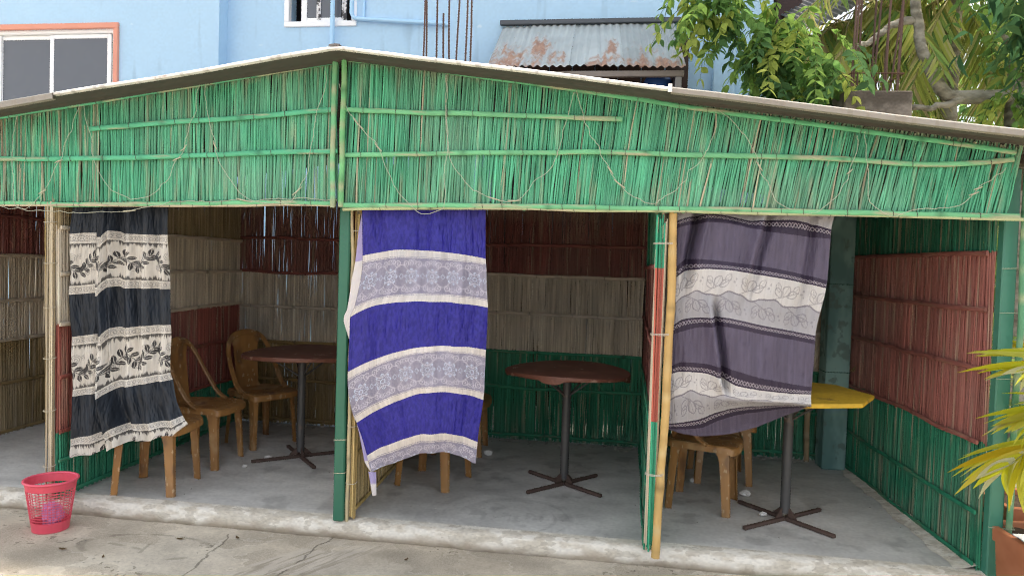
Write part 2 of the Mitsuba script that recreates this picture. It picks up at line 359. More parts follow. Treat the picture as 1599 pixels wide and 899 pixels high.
def cloth_purple(p, n, uv):
    u, v = uv.x, uv.y
    per = 0.535; t = v - per * dr.floor(v / per)
    pur = mi.Color3f(0.090, 0.076, 0.120) * (0.82 + 0.3 * noise(u * 110, v * 7)) * (0.9 + 0.2 * noise(u * 600, v * 600))
    lace_base = mi.Color3f(0.030, 0.021, 0.043)
    c = pur
    d1 = t; d2 = t - 0.24
    in_l = ((t > 0) & (t < 0.045)) | ((t > 0.24) & (t < 0.285))
    m = dr.select(t < 0.1, t, 0.285 - t)
    q = u / 0.017; qi = dr.floor(q); qf = q - qi - 0.5
    chain = smoothstep(0.10, 0.04, dr.abs(dr.sqrt(dr.square(qf) + dr.square((m - 0.016) / 0.017)) - 0.36))
    wav = smoothstep(0.0028, 0.0012, dr.abs(m - 0.016 - 0.006 * dr.sin(u * 2 * math.pi / 0.034)))
    lc = dr.maximum(chain, wav) * dr.select(m < 0.028, 1.0, 0.0)
    c = dr.select(in_l, lace_base, c)
    c = mix(c, mi.Color3f(0.40, 0.36, 0.40), dr.select(in_l, 0.75 * lc, 0.0))
    in_c = t > 0.285
    y = t - 0.41
    wave = 0.012 * dr.sin(u * 2 * math.pi / 0.21) + 0.004 * dr.sin(u * 2 * math.pi / 0.09)
    cream = mix((0.50, 0.485, 0.48), (0.325, 0.32, 0.345), smoothstep(-0.004, 0.004, y - wave))
    cream = cream * (0.92 + 0.12 * noise(u * 150, v * 5)) * (0.95 + 0.1 * noise(u * 700, v * 700))
    c = dr.select(in_c, cream, c)
    ink = smoothstep(0.0050, 0.0030, dr.abs(y - wave))
    W = 0.19
    for flip in (1.0, -1.0):
        off = 0.0 if flip > 0 else 0.11
        k = dr.floor((u + off) / W)
        x = (u + off - (k + 0.25) * W) / 1.3
        yy = -flip * (y - wave * 0.4) / 1.3
        for bx, by, a, ln, wd in ((0.02, 0.030, 1.15, 0.046, 0.034), (0.035, 0.034, 0.35, 0.042, 0.030), (0.012, 0.022, 2.3, 0.040, 0.028), (0.060, 0.046, 0.95, 0.036, 0.026), (0.0, 0.040, 1.9, 0.034, 0.024)):
            d, s, b = vesica(x, yy, bx, by, a, ln * 1.08, wd * 1.08)
            ink = dr.maximum(ink, 0.72 * smoothstep(0.20, 0.07, dr.abs(d)))
            ink = dr.maximum(ink, dr.select(d < 0, 0.5 * smoothstep(0.10, 0.04, dr.abs(b)), 0.0))
        ink = dr.maximum(ink, 0.7 * smoothstep(0.0020, 0.0009, dr.minimum(seg(x, yy, -0.03, 0.0, 0.035, 0.036), seg(x, yy, 0.035, 0.036, 0.085, 0.052))))
        for bx, by in ((0.100, 0.048), (0.108, 0.062), (0.118, 0.050), (0.112, 0.036)):
            ink = dr.maximum(ink, 0.6 * smoothstep(0.0056, 0.0038, dr.sqrt(dr.square(x - bx) + dr.square(yy - by) + 1e-12)))
    c = mix(c, mi.Color3f(0.10, 0.085, 0.115), dr.select(in_c, ink * 0.75, 0.0))
    return c

crinkle = lambda p, n, uv: fbm(uv.x * 75, uv.y * 11, 2.0, 3) + 0.35 * noise(uv.x * 240, uv.y * 40)
for nm, fn, ro in (('mat_curtain_navy', cloth_navy, 0.5), ('mat_curtain_blue', cloth_blue, 0.5), ('mat_curtain_purple', cloth_purple, 0.6)):
    pbr(nm, fn, ro, 0.35, bump=crinkle, bscale=0.009, eps=1.5e-3, sheen=0.3)

# ------------------------------------------------------------------ setting: ground, floor, kerb
FRONT = lambda x: 4.03 - 0.05 * (x + 1.0)
def sheet(x0, x1, y0, y1, z):
    return np.array([[x0, y0, z], [x1, y0, z], [x1, y1, z], [x0, y1, z]], float), np.array([[0, 1, 2], [0, 2, 3]])
k = struct('ground', 'worn tan concrete yard in front of the stalls')
scene[k] = mikit.ply(sheet(-150, 150, -150, 150, -0.095), 'mat_ground')
k = struct('stall_floor', 'grey cement floor of the reed stalls')
xs = np.linspace(-6.5, 2.3, 60)
top = np.array([[x, FRONT(x) + 0.035, 0] for x in xs] + [[x, 7.0, 0] for x in xs[::-1]])
fl = trimesh.creation.extrude_polygon(__import__('shapely').Polygon(top[:, :2]), 0.12, engine='earcut'); fl.apply_translation([0, 0, -0.12])
scene[k] = mikit.ply(fl, 'mat_floor')
k = struct('kerb', 'rounded off white cement kerb along the stall floor')
xs = np.linspace(-6.5, 2.7, 260); v = []
prof = [(0.03, -0.0935), (-0.010, -0.0935), (-0.006, -0.055), (0.004, -0.018), (0.018, -0.002), (0.045, 0.003), (0.085, 0.003), (0.10, 0.0015)]
for x in xs:
    for i, (a, z) in enumerate(prof):
        nz = meshkit.fbm(np.array([[x * 7, i * 1.7, 3.0]]), 3)[0] - 0.5; n2 = meshkit.fbm(np.array([[x * 22, i * 2.1, 9.0]]), 2)[0] - 0.5
        v.append((x, FRONT(x) + a + (0.03 * nz + 0.016 * n2 if i < 5 else 0), z + (0.012 * nz + 0.006 * n2 if 1 < i < 5 else 0)))
n_ = len(prof); f = []
for i in range(len(xs) - 1):
    for j in range(n_ - 1): f.append((i * n_ + j + 1, i * n_ + j, (i + 1) * n_ + j, (i + 1) * n_ + j + 1))
scene[k] = mikit.ply((np.array(v), np.array(f)), 'mat_curb', smooth=True)

# ------------------------------------------------------------------ reeds
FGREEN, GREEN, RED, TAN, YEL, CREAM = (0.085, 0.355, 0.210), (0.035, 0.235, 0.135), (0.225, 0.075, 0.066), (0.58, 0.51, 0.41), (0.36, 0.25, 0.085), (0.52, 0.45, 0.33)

def reed_mesh(A, B, z0, z1, edges, cols, lean=lambda s: 0 * s, pitch=0.0031, r=(0.0030, 0.0056), depth=0.010, seed=0, tan_p=0.02, gap_p=0.01, tip=0.03, foot=0.012, worn=0.22, bare=None, slit=0.0, tilt_s=0.013):
    """Upright reeds side by side from A to B. edges: heights at which the paint changes; cols: the paints, from below."""
    g = np.random.default_rng(seed)
    A, B = np.array(A, float), np.array(B, float); L = np.linalg.norm(B - A); t = (B - A) / L; nn = np.array([t[1], -t[0]])
    n = int(L / pitch); s = (np.arange(n) + 0.5) / n * L + g.normal(0, 0.3 * pitch, n)
    s = s[g.random(n) > gap_p]
    if slit:                                     # narrow slits where a few reeds have dropped out
        for q in g.uniform(0.03, L - 0.03, int(L * 90 * slit)): s = s[np.abs(s - q) > g.uniform(0.0035, 0.0065)]
    s = np.clip(s, 0.004, L - 0.004); n = len(s)
    x = A[0] + t[0] * s
    lo, hi = z0(x) + g.uniform(-foot, foot, n), z1(x) + g.uniform(-tip, tip, n)
    ed = np.array(edges, float)
    lev = [lo[:, None] + (hi - lo)[:, None] * np.linspace(0, 1, 13)[None]]
    for e in ed:
        je = e + g.normal(0, 0.006, n); lev += [np.clip(je - 0.0015, lo, hi)[:, None], np.clip(je + 0.0015, lo, hi)[:, None]]
    if len(ed):
        je0 = np.stack([(lev[1 + 2 * i][:, 0] + lev[2 + 2 * i][:, 0]) / 2 for i in range(len(ed))], 1)
    z = np.sort(np.hstack(lev), 1); R = z.shape[1]
    ln = lean(s / L)
    off = g.uniform(-depth, depth, n)
    hgt = (hi - lo)[:, None]; q = (z - lo[:, None]) / hgt
    tilt = g.normal(0, tilt_s, n)[:, None] + ln[:, None]
    bow = g.normal(0, 0.006, (n, 1)) * np.sin(q * math.pi) + g.normal(0, 0.003, (n, 1)) * np.sin(q * 2 * math.pi + g.uniform(0, 6, (n, 1)))
    sx = s[:, None] + tilt * (q - 0.5) * hgt + bow
    oy = off[:, None] + g.normal(0, 0.006, (n, 1)) * (q - 0.5) * 2
    cx = A[0] + t[0] * sx + nn[0] * oy; cy = A[1] + t[1] * sx + nn[1] * oy
    rad = g.uniform(r[0], r[1], n)[:, None] * (1.12 - 0.3 * q)
    S = 5; ang = np.arange(S) * 2 * math.pi / S
    v = np.stack([cx[..., None] + rad[..., None] * (np.cos(ang) * t[0] + np.sin(ang) * nn[0]), cy[..., None] + rad[..., None] * (np.cos(ang) * t[1] + np.sin(ang) * nn[1]), np.broadcast_to(z[..., None], (n, R, S))], -1)
    cols = np.array(cols, float)
    bi = (z[..., None] > je0[:, None, :]).sum(-1) if len(ed) else np.zeros((n, R), int)
    c = cols[bi]
    br = np.exp(g.normal(0, 0.16, (n, 1, 1))) * np.exp(0.30 * (meshkit.fbm(np.stack([sx * 18, z * 5, 0 * z + seed], -1), 3)[..., None] - 0.5) * 2)
    c = c * br
    dust = np.clip((meshkit.fbm(np.stack([sx * 1.6, z * 2.3, 0 * z + 90 + seed], -1), 4) - 0.46) / 0.22, 0, 1)[..., None] * 0.22
    c = c * (1 - dust) + (c.mean(-1, keepdims=True) * 0.6 + np.array([0.19, 0.185, 0.15])) * dust
    straw = np.array([0.40, 0.33, 0.24]) * np.exp(g.normal(0, 0.22, (n, 1, 1)))
    p_bare = tan_p if bare is None else bare(s / L)
    isbare = (g.random(n) < p_bare)[:, None]
    patch = meshkit.fbm(np.stack([sx * 55, z * 3.2, 0 * z + 40 + seed], -1), 3)
    wear = np.clip((patch - 0.62) / 0.12, 0, 1) * worn * 2
    m = np.clip(np.maximum(isbare * np.clip(0.2 + 1.2 * meshkit.fbm(np.stack([sx * 55, z * 4, 0 * z + 70 + seed], -1), 2), 0, 0.85), wear), 0, 1)[..., None]
    tips = np.clip((q - 0.985) / 0.01, 0, 1)[..., None] * 0.7
    m = np.maximum(m, tips)
    c = c * (1 - m) + straw * m
    c = np.broadcast_to(c[:, :, None, :], (n, R, S, 3))
    idx = np.arange(n)[:, None, None] * R * S
    i, j = np.meshgrid(np.arange(R - 1), np.arange(S), indexing='ij')
    qd = np.stack([i * S + j, i * S + (j + 1) % S, (i + 1) * S + (j + 1) % S, (i + 1) * S + j], -1).reshape(1, -1, 4) + idx.reshape(n, 1, 1)
    capf = np.stack([np.array([(R - 1) * S] * (S - 2)), (R - 1) * S + np.arange(1, S - 1), (R - 1) * S + np.arange(2, S)], -1)[None] + idx.reshape(n, 1, 1)
    qd = qd.reshape(-1, 4)
    f = np.vstack([qd[:, [0, 1, 2]], qd[:, [0, 2, 3]], capf.reshape(-1, 3)])
    return v.reshape(-1, 3), f, np.clip(c.reshape(-1, 3), 0.004, 0.8)

def bamboo(p0, p1, r, col, seed=0, flat=1.0, up=(0, 0, 1), knots=0.24, wob=0.006, n=None, mid=None, ties=0, alt=None):
    """A cane with nodes; flat < 1 makes a split cane lying on its wall."""
    g = np.random.default_rng(1000 + seed)
    pts = np.array([p0, *(mid or []), p1], float)
    L = np.linalg.norm(np.diff(pts, axis=0), axis=1).sum()
    n = n or max(8, int(L / 0.035)); p = curve(pts, n); s = np.linspace(0, L, n)
    w = np.stack([meshkit.fbm(np.stack([s * 2.2, 0 * s + seed * 3.1, 0 * s + a], 1), 3) - 0.5 for a in (0, 5, 9)], 1)
    p = p + w * wob * 4
    ph = g.uniform(0, knots); q = (s - ph) % knots
    near = np.minimum(q, knots - q)
    rr = r * (1 + 0.16 * np.exp(-(near / 0.012) ** 2)) * (1 + 0.12 * (meshkit.fbm(np.stack([s * 6, 0 * s + seed, 0 * s], 1), 2) - 0.5))
    v, f = sweep(p, rr, rr * flat, 10, up)
    sv = np.concatenate([np.repeat(s, 10), np.repeat(s[:1], 10), np.repeat(s[-1:], 10), s[:1], s[-1:]])
    nv = np.concatenate([np.repeat(near, 10), np.repeat(near[:1], 10), np.repeat(near[-1:], 10), near[:1], near[-1:]])
    c = np.array(col) * (0.8 + 0.45 * meshkit.fbm(np.stack([sv * 9, v[:, 2] * 40, 0 * sv + seed], 1), 3))[:, None]
    c = c * (1 - 0.45 * np.exp(-(nv / 0.008) ** 2))[:, None]
    a = np.array(alt if alt is not None else (0.42, 0.36, 0.25))
    m = np.clip((meshkit.fbm(np.stack([sv * 5, v[:, 2] * 60, 0 * sv + seed + 7], 1), 3) - 0.58) / 0.1, 0, 1)[:, None] * 0.7
    mb = MB().add(v, f, c * (1 - m) + a * m)
    for q in np.linspace(0.06, 0.94, ties) + g.uniform(-0.03, 0.03, ties) if ties else ():
        i = int(np.clip(q * n, 1, n - 2)); t, aa, bb = frames(p, up)
        th = np.linspace(0, 2 * math.pi, 9)
        loop = p[i] + (np.cos(th)[:, None] * aa[i] * rr[i] * 1.15 + np.sin(th)[:, None] * bb[i] * rr[i] * flat * 1.25) + t[i] * np.linspace(-0.004, 0.004, 9)[:, None]
        mb.add(*sweep(loop, 0.0016, sides=4, up=t[i] + [0.01, 0.02, 0]), (0.10, 0.09, 0.08))
    return mb

def wall(name, label, A, B, edges, cols, rails, side, seed, ztop=2.12, group=None, rail_cols=None, edge_poles=(), cat='wall', z0=0.012, **kw):
    """A reed screen wall: reeds (one part), split cane rails on the seen side, canes at the free edge."""
    w = thing(name, label, cat, group)
    v, f, c = reed_mesh(A, B, lambda x: z0 + 0 * x, lambda x: ztop + 0 * x, edges, cols, seed=seed, **kw)
    k = key('reeds', w); scene[k] = mikit.ply((v, f), 'mat_reed', smooth=True, color=c); labels[k] = {'kind': 'stuff'}
    A3, B3 = np.array([*A, 0.0]), np.array([*B, 0.0]); t = (B3 - A3) / np.linalg.norm(B3 - A3); nn = np.array([t[1], -t[0], 0]) * side
    for i, z in enumerate(rails):
        za, zb = z if isinstance(z, tuple) else (z, z)
        bi = int((np.array(edges) < (za + zb) / 2).sum())
        col = np.array(cols[bi]) * (0.95 if rail_cols is None else rail_cols[i])
        for sd in (1, -1):
            o = nn * sd * 0.027
            bamboo(A3 + o + [0, 0, za], B3 + o + [0, 0, zb], 0.0125, col, seed * 10 + i + (sd < 0) * 77, 0.5, nn, ties=7 if sd > 0 else 0, alt=np.array(col) * 0.6 + np.array([0.12, 0.09, 0.06])).put('rail', 'mat_reed', w, smooth=40)
    for i, (x, y, r, col, xt) in enumerate(edge_poles):
        bamboo((x, y, 0.004), (x + xt, y, 1.80), r, col, seed * 10 + 40 + i, 1.0, (0, 1, 0), knots=0.3).put('edge_cane', 'mat_reed', w, smooth=40)
    return w

PG = None
BACKY = lambda x: 6.20 - 0.065 * x
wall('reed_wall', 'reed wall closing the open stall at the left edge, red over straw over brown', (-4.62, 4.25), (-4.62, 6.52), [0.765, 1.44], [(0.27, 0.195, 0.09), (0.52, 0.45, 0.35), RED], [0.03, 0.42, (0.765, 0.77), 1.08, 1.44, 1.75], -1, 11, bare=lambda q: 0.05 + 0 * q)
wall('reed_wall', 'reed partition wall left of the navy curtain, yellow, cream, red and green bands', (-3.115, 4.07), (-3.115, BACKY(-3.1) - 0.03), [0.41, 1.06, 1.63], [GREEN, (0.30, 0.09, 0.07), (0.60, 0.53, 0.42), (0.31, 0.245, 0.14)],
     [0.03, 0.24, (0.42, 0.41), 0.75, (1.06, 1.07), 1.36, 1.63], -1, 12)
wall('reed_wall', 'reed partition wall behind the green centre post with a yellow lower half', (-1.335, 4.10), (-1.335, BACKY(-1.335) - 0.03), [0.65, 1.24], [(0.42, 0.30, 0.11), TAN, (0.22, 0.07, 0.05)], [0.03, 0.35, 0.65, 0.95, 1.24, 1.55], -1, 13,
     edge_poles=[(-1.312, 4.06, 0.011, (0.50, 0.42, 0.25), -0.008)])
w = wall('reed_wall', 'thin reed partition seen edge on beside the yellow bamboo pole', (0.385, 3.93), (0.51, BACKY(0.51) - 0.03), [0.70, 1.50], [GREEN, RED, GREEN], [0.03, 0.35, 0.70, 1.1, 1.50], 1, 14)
g_ = np.random.default_rng(3)
mb = MB()
for i in range(34):
    x0, y0 = 0.385 + g_.uniform(-0.024, 0.022), 3.885 + g_.uniform(-0.02, 0.03); zt = g_.uniform(1.62, 1.80); zb = g_.uniform(0.005, 0.08)
    zz = np.array([zb, 0.35, 0.699, 0.701, 1.1, 1.499, 1.501, zt]); p = np.stack([x0 + g_.normal(0, 0.006) + (zz - 0.9) * g_.normal(0, 0.006), y0 + 0 * zz, zz], 1)
    v, f = sweep(p, g_.uniform(0.003, 0.0055), sides=6, up=(0, 1, 0))
    zc = v[:, 2:3]; cc = np.where(zc < 0.7, GREEN, np.where(zc < 1.5, (0.33, 0.085, 0.06), GREEN)) * g_.uniform(0.6, 1.6)
    if i % 5 in (0, 2): cc = np.array(CREAM) * g_.uniform(0.6, 1.1) + 0 * cc
    mb.add(v, f, cc)
mb.put('edge_reeds', 'mat_reed', w, smooth=True, kind='stuff')
def edge_bundle(w, x, y, n, seed, cols, ztop, lean):
    g_ = np.random.default_rng(seed); mb = MB()
    for i in range(n):
        x0, y0 = x + g_.uniform(-0.022, 0.022), y + g_.uniform(-0.02, 0.03); zt = ztop - g_.uniform(0, 0.05); zb = g_.uniform(0.004, 0.05)
        zz = np.linspace(zb, zt, 9); p = np.stack([x0 + lean * zz + np.cumsum(g_.normal(0, 0.0018, 9)), y0 + np.cumsum(g_.normal(0, 0.0015, 9)), zz], 1)
        v, f = sweep(p, g_.uniform(0.0032, 0.0062), sides=7, up=(0, 1, 0)); mb.add(v, f, np.array(cols[i % len(cols)]) * g_.uniform(0.55, 1.15) * (0.8 + 0.4 * meshkit.fbm(v * [60, 60, 7], 3))[:, None])
    for z in (0.22, 0.55, 0.86, 1.16, 1.42, 1.66):
        th = np.linspace(0, 2 * math.pi, 14); mb.add(*sweep(np.stack([x + lean * z + 0.032 * np.cos(th), y + 0.004 + 0.034 * np.sin(th), z + 0.004 * np.sin(th)], 1), 0.0024, sides=5, up=(0.02, 0.03, 1)), (0.52, 0.47, 0.36))
    mb.put('edge_reeds', 'mat_reed', w, smooth=True, kind='stuff')
edge_bundle('reed_wall_001', -3.128, 4.04, 22, 5, [CREAM, (0.58, 0.50, 0.36), (0.36, 0.28, 0.17), (0.50, 0.36, 0.15)], 1.80, -0.006)
edge_bundle('reed_wall_002', -1.298, 4.075, 16, 6, [CREAM, (0.50, 0.38, 0.17), (0.42, 0.30, 0.12)], 1.80, 0.004)
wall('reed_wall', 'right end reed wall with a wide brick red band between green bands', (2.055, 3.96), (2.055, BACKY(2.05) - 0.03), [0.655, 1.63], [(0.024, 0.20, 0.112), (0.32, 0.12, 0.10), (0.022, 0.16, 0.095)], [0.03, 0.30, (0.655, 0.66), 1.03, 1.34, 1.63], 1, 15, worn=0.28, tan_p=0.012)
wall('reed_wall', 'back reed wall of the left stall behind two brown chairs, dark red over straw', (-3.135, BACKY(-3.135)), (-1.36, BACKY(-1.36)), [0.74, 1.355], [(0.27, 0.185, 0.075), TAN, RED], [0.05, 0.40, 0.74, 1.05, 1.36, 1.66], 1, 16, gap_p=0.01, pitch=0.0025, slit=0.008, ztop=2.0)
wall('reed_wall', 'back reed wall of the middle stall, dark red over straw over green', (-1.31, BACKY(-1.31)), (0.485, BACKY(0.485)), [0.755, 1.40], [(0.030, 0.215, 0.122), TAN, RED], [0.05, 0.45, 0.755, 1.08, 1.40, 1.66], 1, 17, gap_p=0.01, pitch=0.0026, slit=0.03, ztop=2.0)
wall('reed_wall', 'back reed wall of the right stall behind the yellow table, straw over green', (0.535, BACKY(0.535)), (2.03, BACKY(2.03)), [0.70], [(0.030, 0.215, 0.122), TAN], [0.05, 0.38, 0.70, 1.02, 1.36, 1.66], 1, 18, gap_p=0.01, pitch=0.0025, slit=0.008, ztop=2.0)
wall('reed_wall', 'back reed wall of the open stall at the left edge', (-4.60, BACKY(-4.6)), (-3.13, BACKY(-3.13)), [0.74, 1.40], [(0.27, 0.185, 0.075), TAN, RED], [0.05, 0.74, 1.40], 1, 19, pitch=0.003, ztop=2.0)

# white cement fillet at the foot of the right wall
xs = np.linspace(3.95, 6.0, 70); v = []
for y in xs:
    q = meshkit.fbm(np.array([[y * 9, 1.0, 2.0]]), 3)[0] - 0.5
    wd = 0.05 + 0.055 * q + 0.03 * (6 - y) / 2
    v += [(2.045 - wd - 0.02, y, 0.002), (2.045 - wd * 0.5, y, 0.014 + 0.012 * q), (2.05, y, 0.03)]
f = [(i * 3 + j, (i + 1) * 3 + j, (i + 1) * 3 + j + 1, i * 3 + j + 1) for i in range(69) for j in range(2)]
k = struct('floor_fillet', 'rough pale cement along the foot of the right wall'); scene[k] = mikit.ply((np.array(v), np.array(f)), 'mat_curb', smooth=True)

# ------------------------------------------------------------------ fascia screens above the openings
FY = lambda x: 3.90 - 0.05 * x
def screen(name, label, xa, xb, bot, top, lean, rails, ups, seed, bare, **kw):
    w = thing(name, label, 'reed screen')
    v, f, c = reed_mesh((xa, FY(xa)), (xb, FY(xb)), bot, top, [], [FGREEN], lean=lean, seed=seed, pitch=0.0041, r=(0.0036, 0.0058), depth=0.0065, tilt_s=0.009, tip=0.02, bare=bare, gap_p=0.002, worn=0.16, **kw)
    k = key('reeds', w); scene[k] = mikit.ply((v, f), 'mat_reed', smooth=True, color=c); labels[k] = {'kind': 'stuff'}
    for i, (pts, r, col) in enumerate(rails):
        P3 = [(x, FY(x) - 0.026, z) for x, z in pts]
        bamboo(P3[0], P3[-1], r, col, seed * 7 + i, 0.55, (0.05, 1, 0), mid=P3[1:-1], ties=max(4, int(abs(P3[-1][0] - P3[0][0]) * 5)), wob=0.004).put('rail', 'mat_reed', w, smooth=40)
    for i, (x, xt, z0, z1, r, col) in enumerate(ups):
        bamboo((x, FY(x) - 0.035, z0), (xt, FY(xt) - 0.035, z1), r, col, seed * 7 + 30 + i, 1.0, (0, 1, 0)).put('upright_cane', 'mat_reed', w, smooth=40)
    return w
RC, RC2 = (0.095, 0.41, 0.235), (0.15, 0.43, 0.22)
lt = lambda x: 2.573 + 0.147 * (x + 1.405)
screen('reed_screen', 'green reed screen hung above the left stalls, with bare straw reeds at its left end', -4.85, -1.385, lambda x: 1.765 + 0.024 * (x + 3.485), lambda x: lt(x) + 0.024, lambda q: -0.02 + 0.02 * q,
       [([(-4.85, lt(-4.85)), (-1.40, lt(-1.40))], 0.0135, RC), ([(-2.887, 2.20), (-1.398, 2.311)], 0.0135, RC), ([(-4.85, 1.98), (-3.487, 2.02), (-2.5, 2.045), (-1.374, 2.086)], 0.0135, RC), ([(-4.85, 1.73), (-3.485, 1.757), (-1.379, 1.802)], 0.0135, RC2),
        ([(-4.85, 1.722), (-3.485, 1.747), (-1.379, 1.79)], 0.007, (0.42, 0.36, 0.25))],
       [(-1.392, -1.40, 1.78, 2.56, 0.014, RC2)], 21, lambda q: np.where(q < 0.58, 0.20 * (0.35 + np.sin(q * 90) ** 2), 0.015))
rtx, rtz = np.array([-1.35, -0.423, 0.381, 1.2, 2.03]), np.array([2.594, 2.476, 2.353, 2.237, 2.12])
rt = lambda x: np.interp(x, rtx, rtz)
screen('reed_screen', 'long green reed screen above the middle and right stalls with slanting reeds', -1.345, 2.045, lambda x: 1.795 + 0 * x, lambda x: rt(x) + 0.024, lambda q: 0.025 + 0.165 * (lambda t: t * t * (3 - 2 * t))(np.clip((q - 0.1) / 0.75, 0, 1)),
       [(list(zip(rtx, rtz - 0.012)), 0.0115, (0.11, 0.40, 0.20)), ([(-1.343, 2.314), (0.163, 2.258)], 0.013, RC2), ([(-1.35, 2.065), (-0.937, 2.076), (-0.07, 2.087), (1.146, 2.071), (1.626, 2.045), (2.03, 2.074)], 0.0125, RC2),
        ([(-1.341, 1.79), (0.434, 1.808), (2.06, 1.798)], 0.0125, RC2), ([(-1.341, 1.775), (0.434, 1.793), (2.12, 1.782)], 0.008, (0.36, 0.40, 0.22))],
       [(-1.352, -1.345, 1.78, 2.60, 0.015, (0.15, 0.42, 0.18))], 22, lambda q: 0.012 + 0.035 * q + 0.04 * np.sin(q * 37) ** 8)

# ------------------------------------------------------------------ posts
k = thing('square_post', 'square green painted post at the ridge between the left and middle stalls', 'post')
mb = MB().box((-1.388, 4.035, 0.003), (-1.328, 4.095, 2.5), (0.022, 0.125, 0.078)); mb.put('shaft', 'mat_metal_paint', k)
mb = MB()
for z in (0.47, 0.28): mb.add(*sweep(np.array([[-1.392, 4.031, z], [-1.324, 4.031, z + 0.004], [-1.324, 4.099, z], [-1.392, 4.099, z - 0.004], [-1.392, 4.031, z]]), 0.0022, sides=5, up=(0.1, 0.2, 1)), (0.45, 0.42, 0.30))
mb.put('wire_ties', 'mat_metal_paint', k, kind='stuff')
k = thing('square_post', 'square green painted post at the right end of the stalls', 'post')
MB().box((2.066, 3.90, -0.09), (2.136, 3.96, 2.05), (0.050, 0.20, 0.14)).put('shaft', 'mat_metal_paint', k)
bamboo((2.150, 3.885, -0.09), (2.128, 3.84, 2.12), 0.014, (0.10, 0.27, 0.15), 301, 1, (0, 1, 0), alt=(0.4, 0.42, 0.25)).put('lashed_cane', 'mat_reed', k, smooth=40)
bamboo((2.178, 3.93, -0.09), (2.165, 3.91, 2.0), 0.012, (0.08, 0.30, 0.15), 302, 1, (0, 1, 0)).put('lashed_cane', 'mat_reed', k, smooth=40)
bamboo((2.165, 3.90, -0.09), (2.150, 3.89, 1.95), 0.010, (0.36, 0.36, 0.20), 303, 1, (0, 1, 0)).put('lashed_cane', 'mat_reed', k, smooth=40)
mb = MB()
for z in (0.25, 0.62, 1.0, 1.33, 1.55): mb.add(*sweep(np.array([[2.06, 3.89, z], [2.165, 3.855, z + 0.006], [2.195, 3.93, z], [2.10, 3.97, z - 0.006], [2.06, 3.89, z]]), 0.002, sides=5, up=(0.1, 0.2, 1)), (0.30, 0.36, 0.26))
mb.put('wire_ties', 'mat_metal_paint', k, kind='stuff')
k = thing('bamboo_pole', 'tall yellow bamboo pole at the left edge of the purple curtain', 'pole')
bamboo((0.418, 3.862, -0.002), (0.447, 3.885, 1.80), 0.0215, (0.47, 0.31, 0.115), 310, 1, (0, 1, 0), knots=0.31, alt=(0.56, 0.43, 0.22)).put('cane', 'mat_wood', k, smooth=40)
mb = MB()
for z in (0.42, 1.15, 1.62):
    th = np.linspace(0, 4 * math.pi, 25)
    mb.add(*sweep(np.stack([0.414 + 0.055 * np.cos(th) * 0.9 - 0.02, 3.875 + 0.04 * np.sin(th), z + 0.001 * th], 1), 0.0018, sides=5, up=(0.02, 0.03, 1)), (0.50, 0.46, 0.40))
mb.put('string_ties', 'mat_matte', k, kind='stuff')
k = thing('concrete_column', 'teal painted concrete column in the back right corner', 'column')
mb = MB().box((1.845, 5.80, 0.002), (2.02, 5.97, 2.0), (0.5, 0.5, 0.5)); v, f, c = mb.done(); scene[key('shaft', k)] = mikit.ply((v, f), 'mat_teal')
mb = MB()
for z in (0.75, 1.42): mb.add(*sweep(np.array([[1.842, 5.797, z], [2.023, 5.797, z], [2.023, 5.973, z], [1.842, 5.973, z], [1.842, 5.797, z]]), 0.003, sides=5, up=(0.1, 0.2, 1)), (0.03, 0.10, 0.08))
mb.put('wire_ties', 'mat_metal_paint', k, kind='stuff')
k = thing('bamboo_pole', 'thin straw bamboo pole against the back wall left of the teal column', 'pole')
bamboo((1.79, 6.02, 0.0), (1.80, 6.04, 1.98), 0.022, (0.33, 0.25, 0.15), 311, 1, (0, 1, 0)).put('cane', 'mat_reed', k, smooth=40)

# ------------------------------------------------------------------ roof
roof = thing('shed_roof', 'low gable roof of thin metal sheet with white and cream edge trim over the stalls', 'roof')
zr = lambda x: np.where(np.asarray(x) < -1.32, 2.585 + 0.143 * (np.asarray(x) + 1.32), 2.585 - 0.1275 * (np.asarray(x) + 1.32))
RY = lambda x: 3.65 - 0.05 * x
def slab(xa, xb, y0, y1, dz, th):
    v = []
    for x in (xa, xb):
        z = float(zr(x)) + dz
        v += [(x, y0(x), z), (x, y0(x) + y1, z), (x, y0(x), z - th), (x, y0(x) + y1, z - th)]
    return np.array(v), np.array([[0, 4, 5, 1], [2, 3, 7, 6], [0, 2, 6, 4], [1, 5, 7, 3], [0, 1, 3, 2], [4, 6, 7, 5]])
for xa, xb in ((-5.3, -1.32), (-1.32, 2.75)):
    n = 160; xs = np.linspace(xa, xb, 14); ys = np.linspace(0, 1, n)
    X, Q = np.meshgrid(xs, ys); Y = RY(X) + 0.012 + Q * (7.0 - RY(X)); Z = zr(X) - 0.006 + 0.008 * np.cos(Q * 2 * math.pi * 40)
    for dz, flip in ((0, 0),):
        v = np.stack([X, Y, Z], -1).reshape(-1, 3); i, j = np.meshgrid(np.arange(n - 1), np.arange(13), indexing='ij'); a = i * 14 + j
        f = np.stack([a, a + 1, a + 15, a + 14], -1).reshape(-1, 4)
        MB().add(v, f, (0.075, 0.064, 0.058)).put('roof_sheet', 'mat_metal_paint', roof, smooth=True)
for yy, nm in ((3.98, 'rafter'), (5.1, 'rafter'), (6.1, 'rafter')):
    for xa, xb in ((-5.2, -1.34), (-1.30, 2.6)):
        MB().add(*slab(xa, xb, lambda x: yy - 0.05 * x, 0.05, -0.03, 0.05), (0.07, 0.052, 0.04)).put(nm, 'mat_wood', roof)
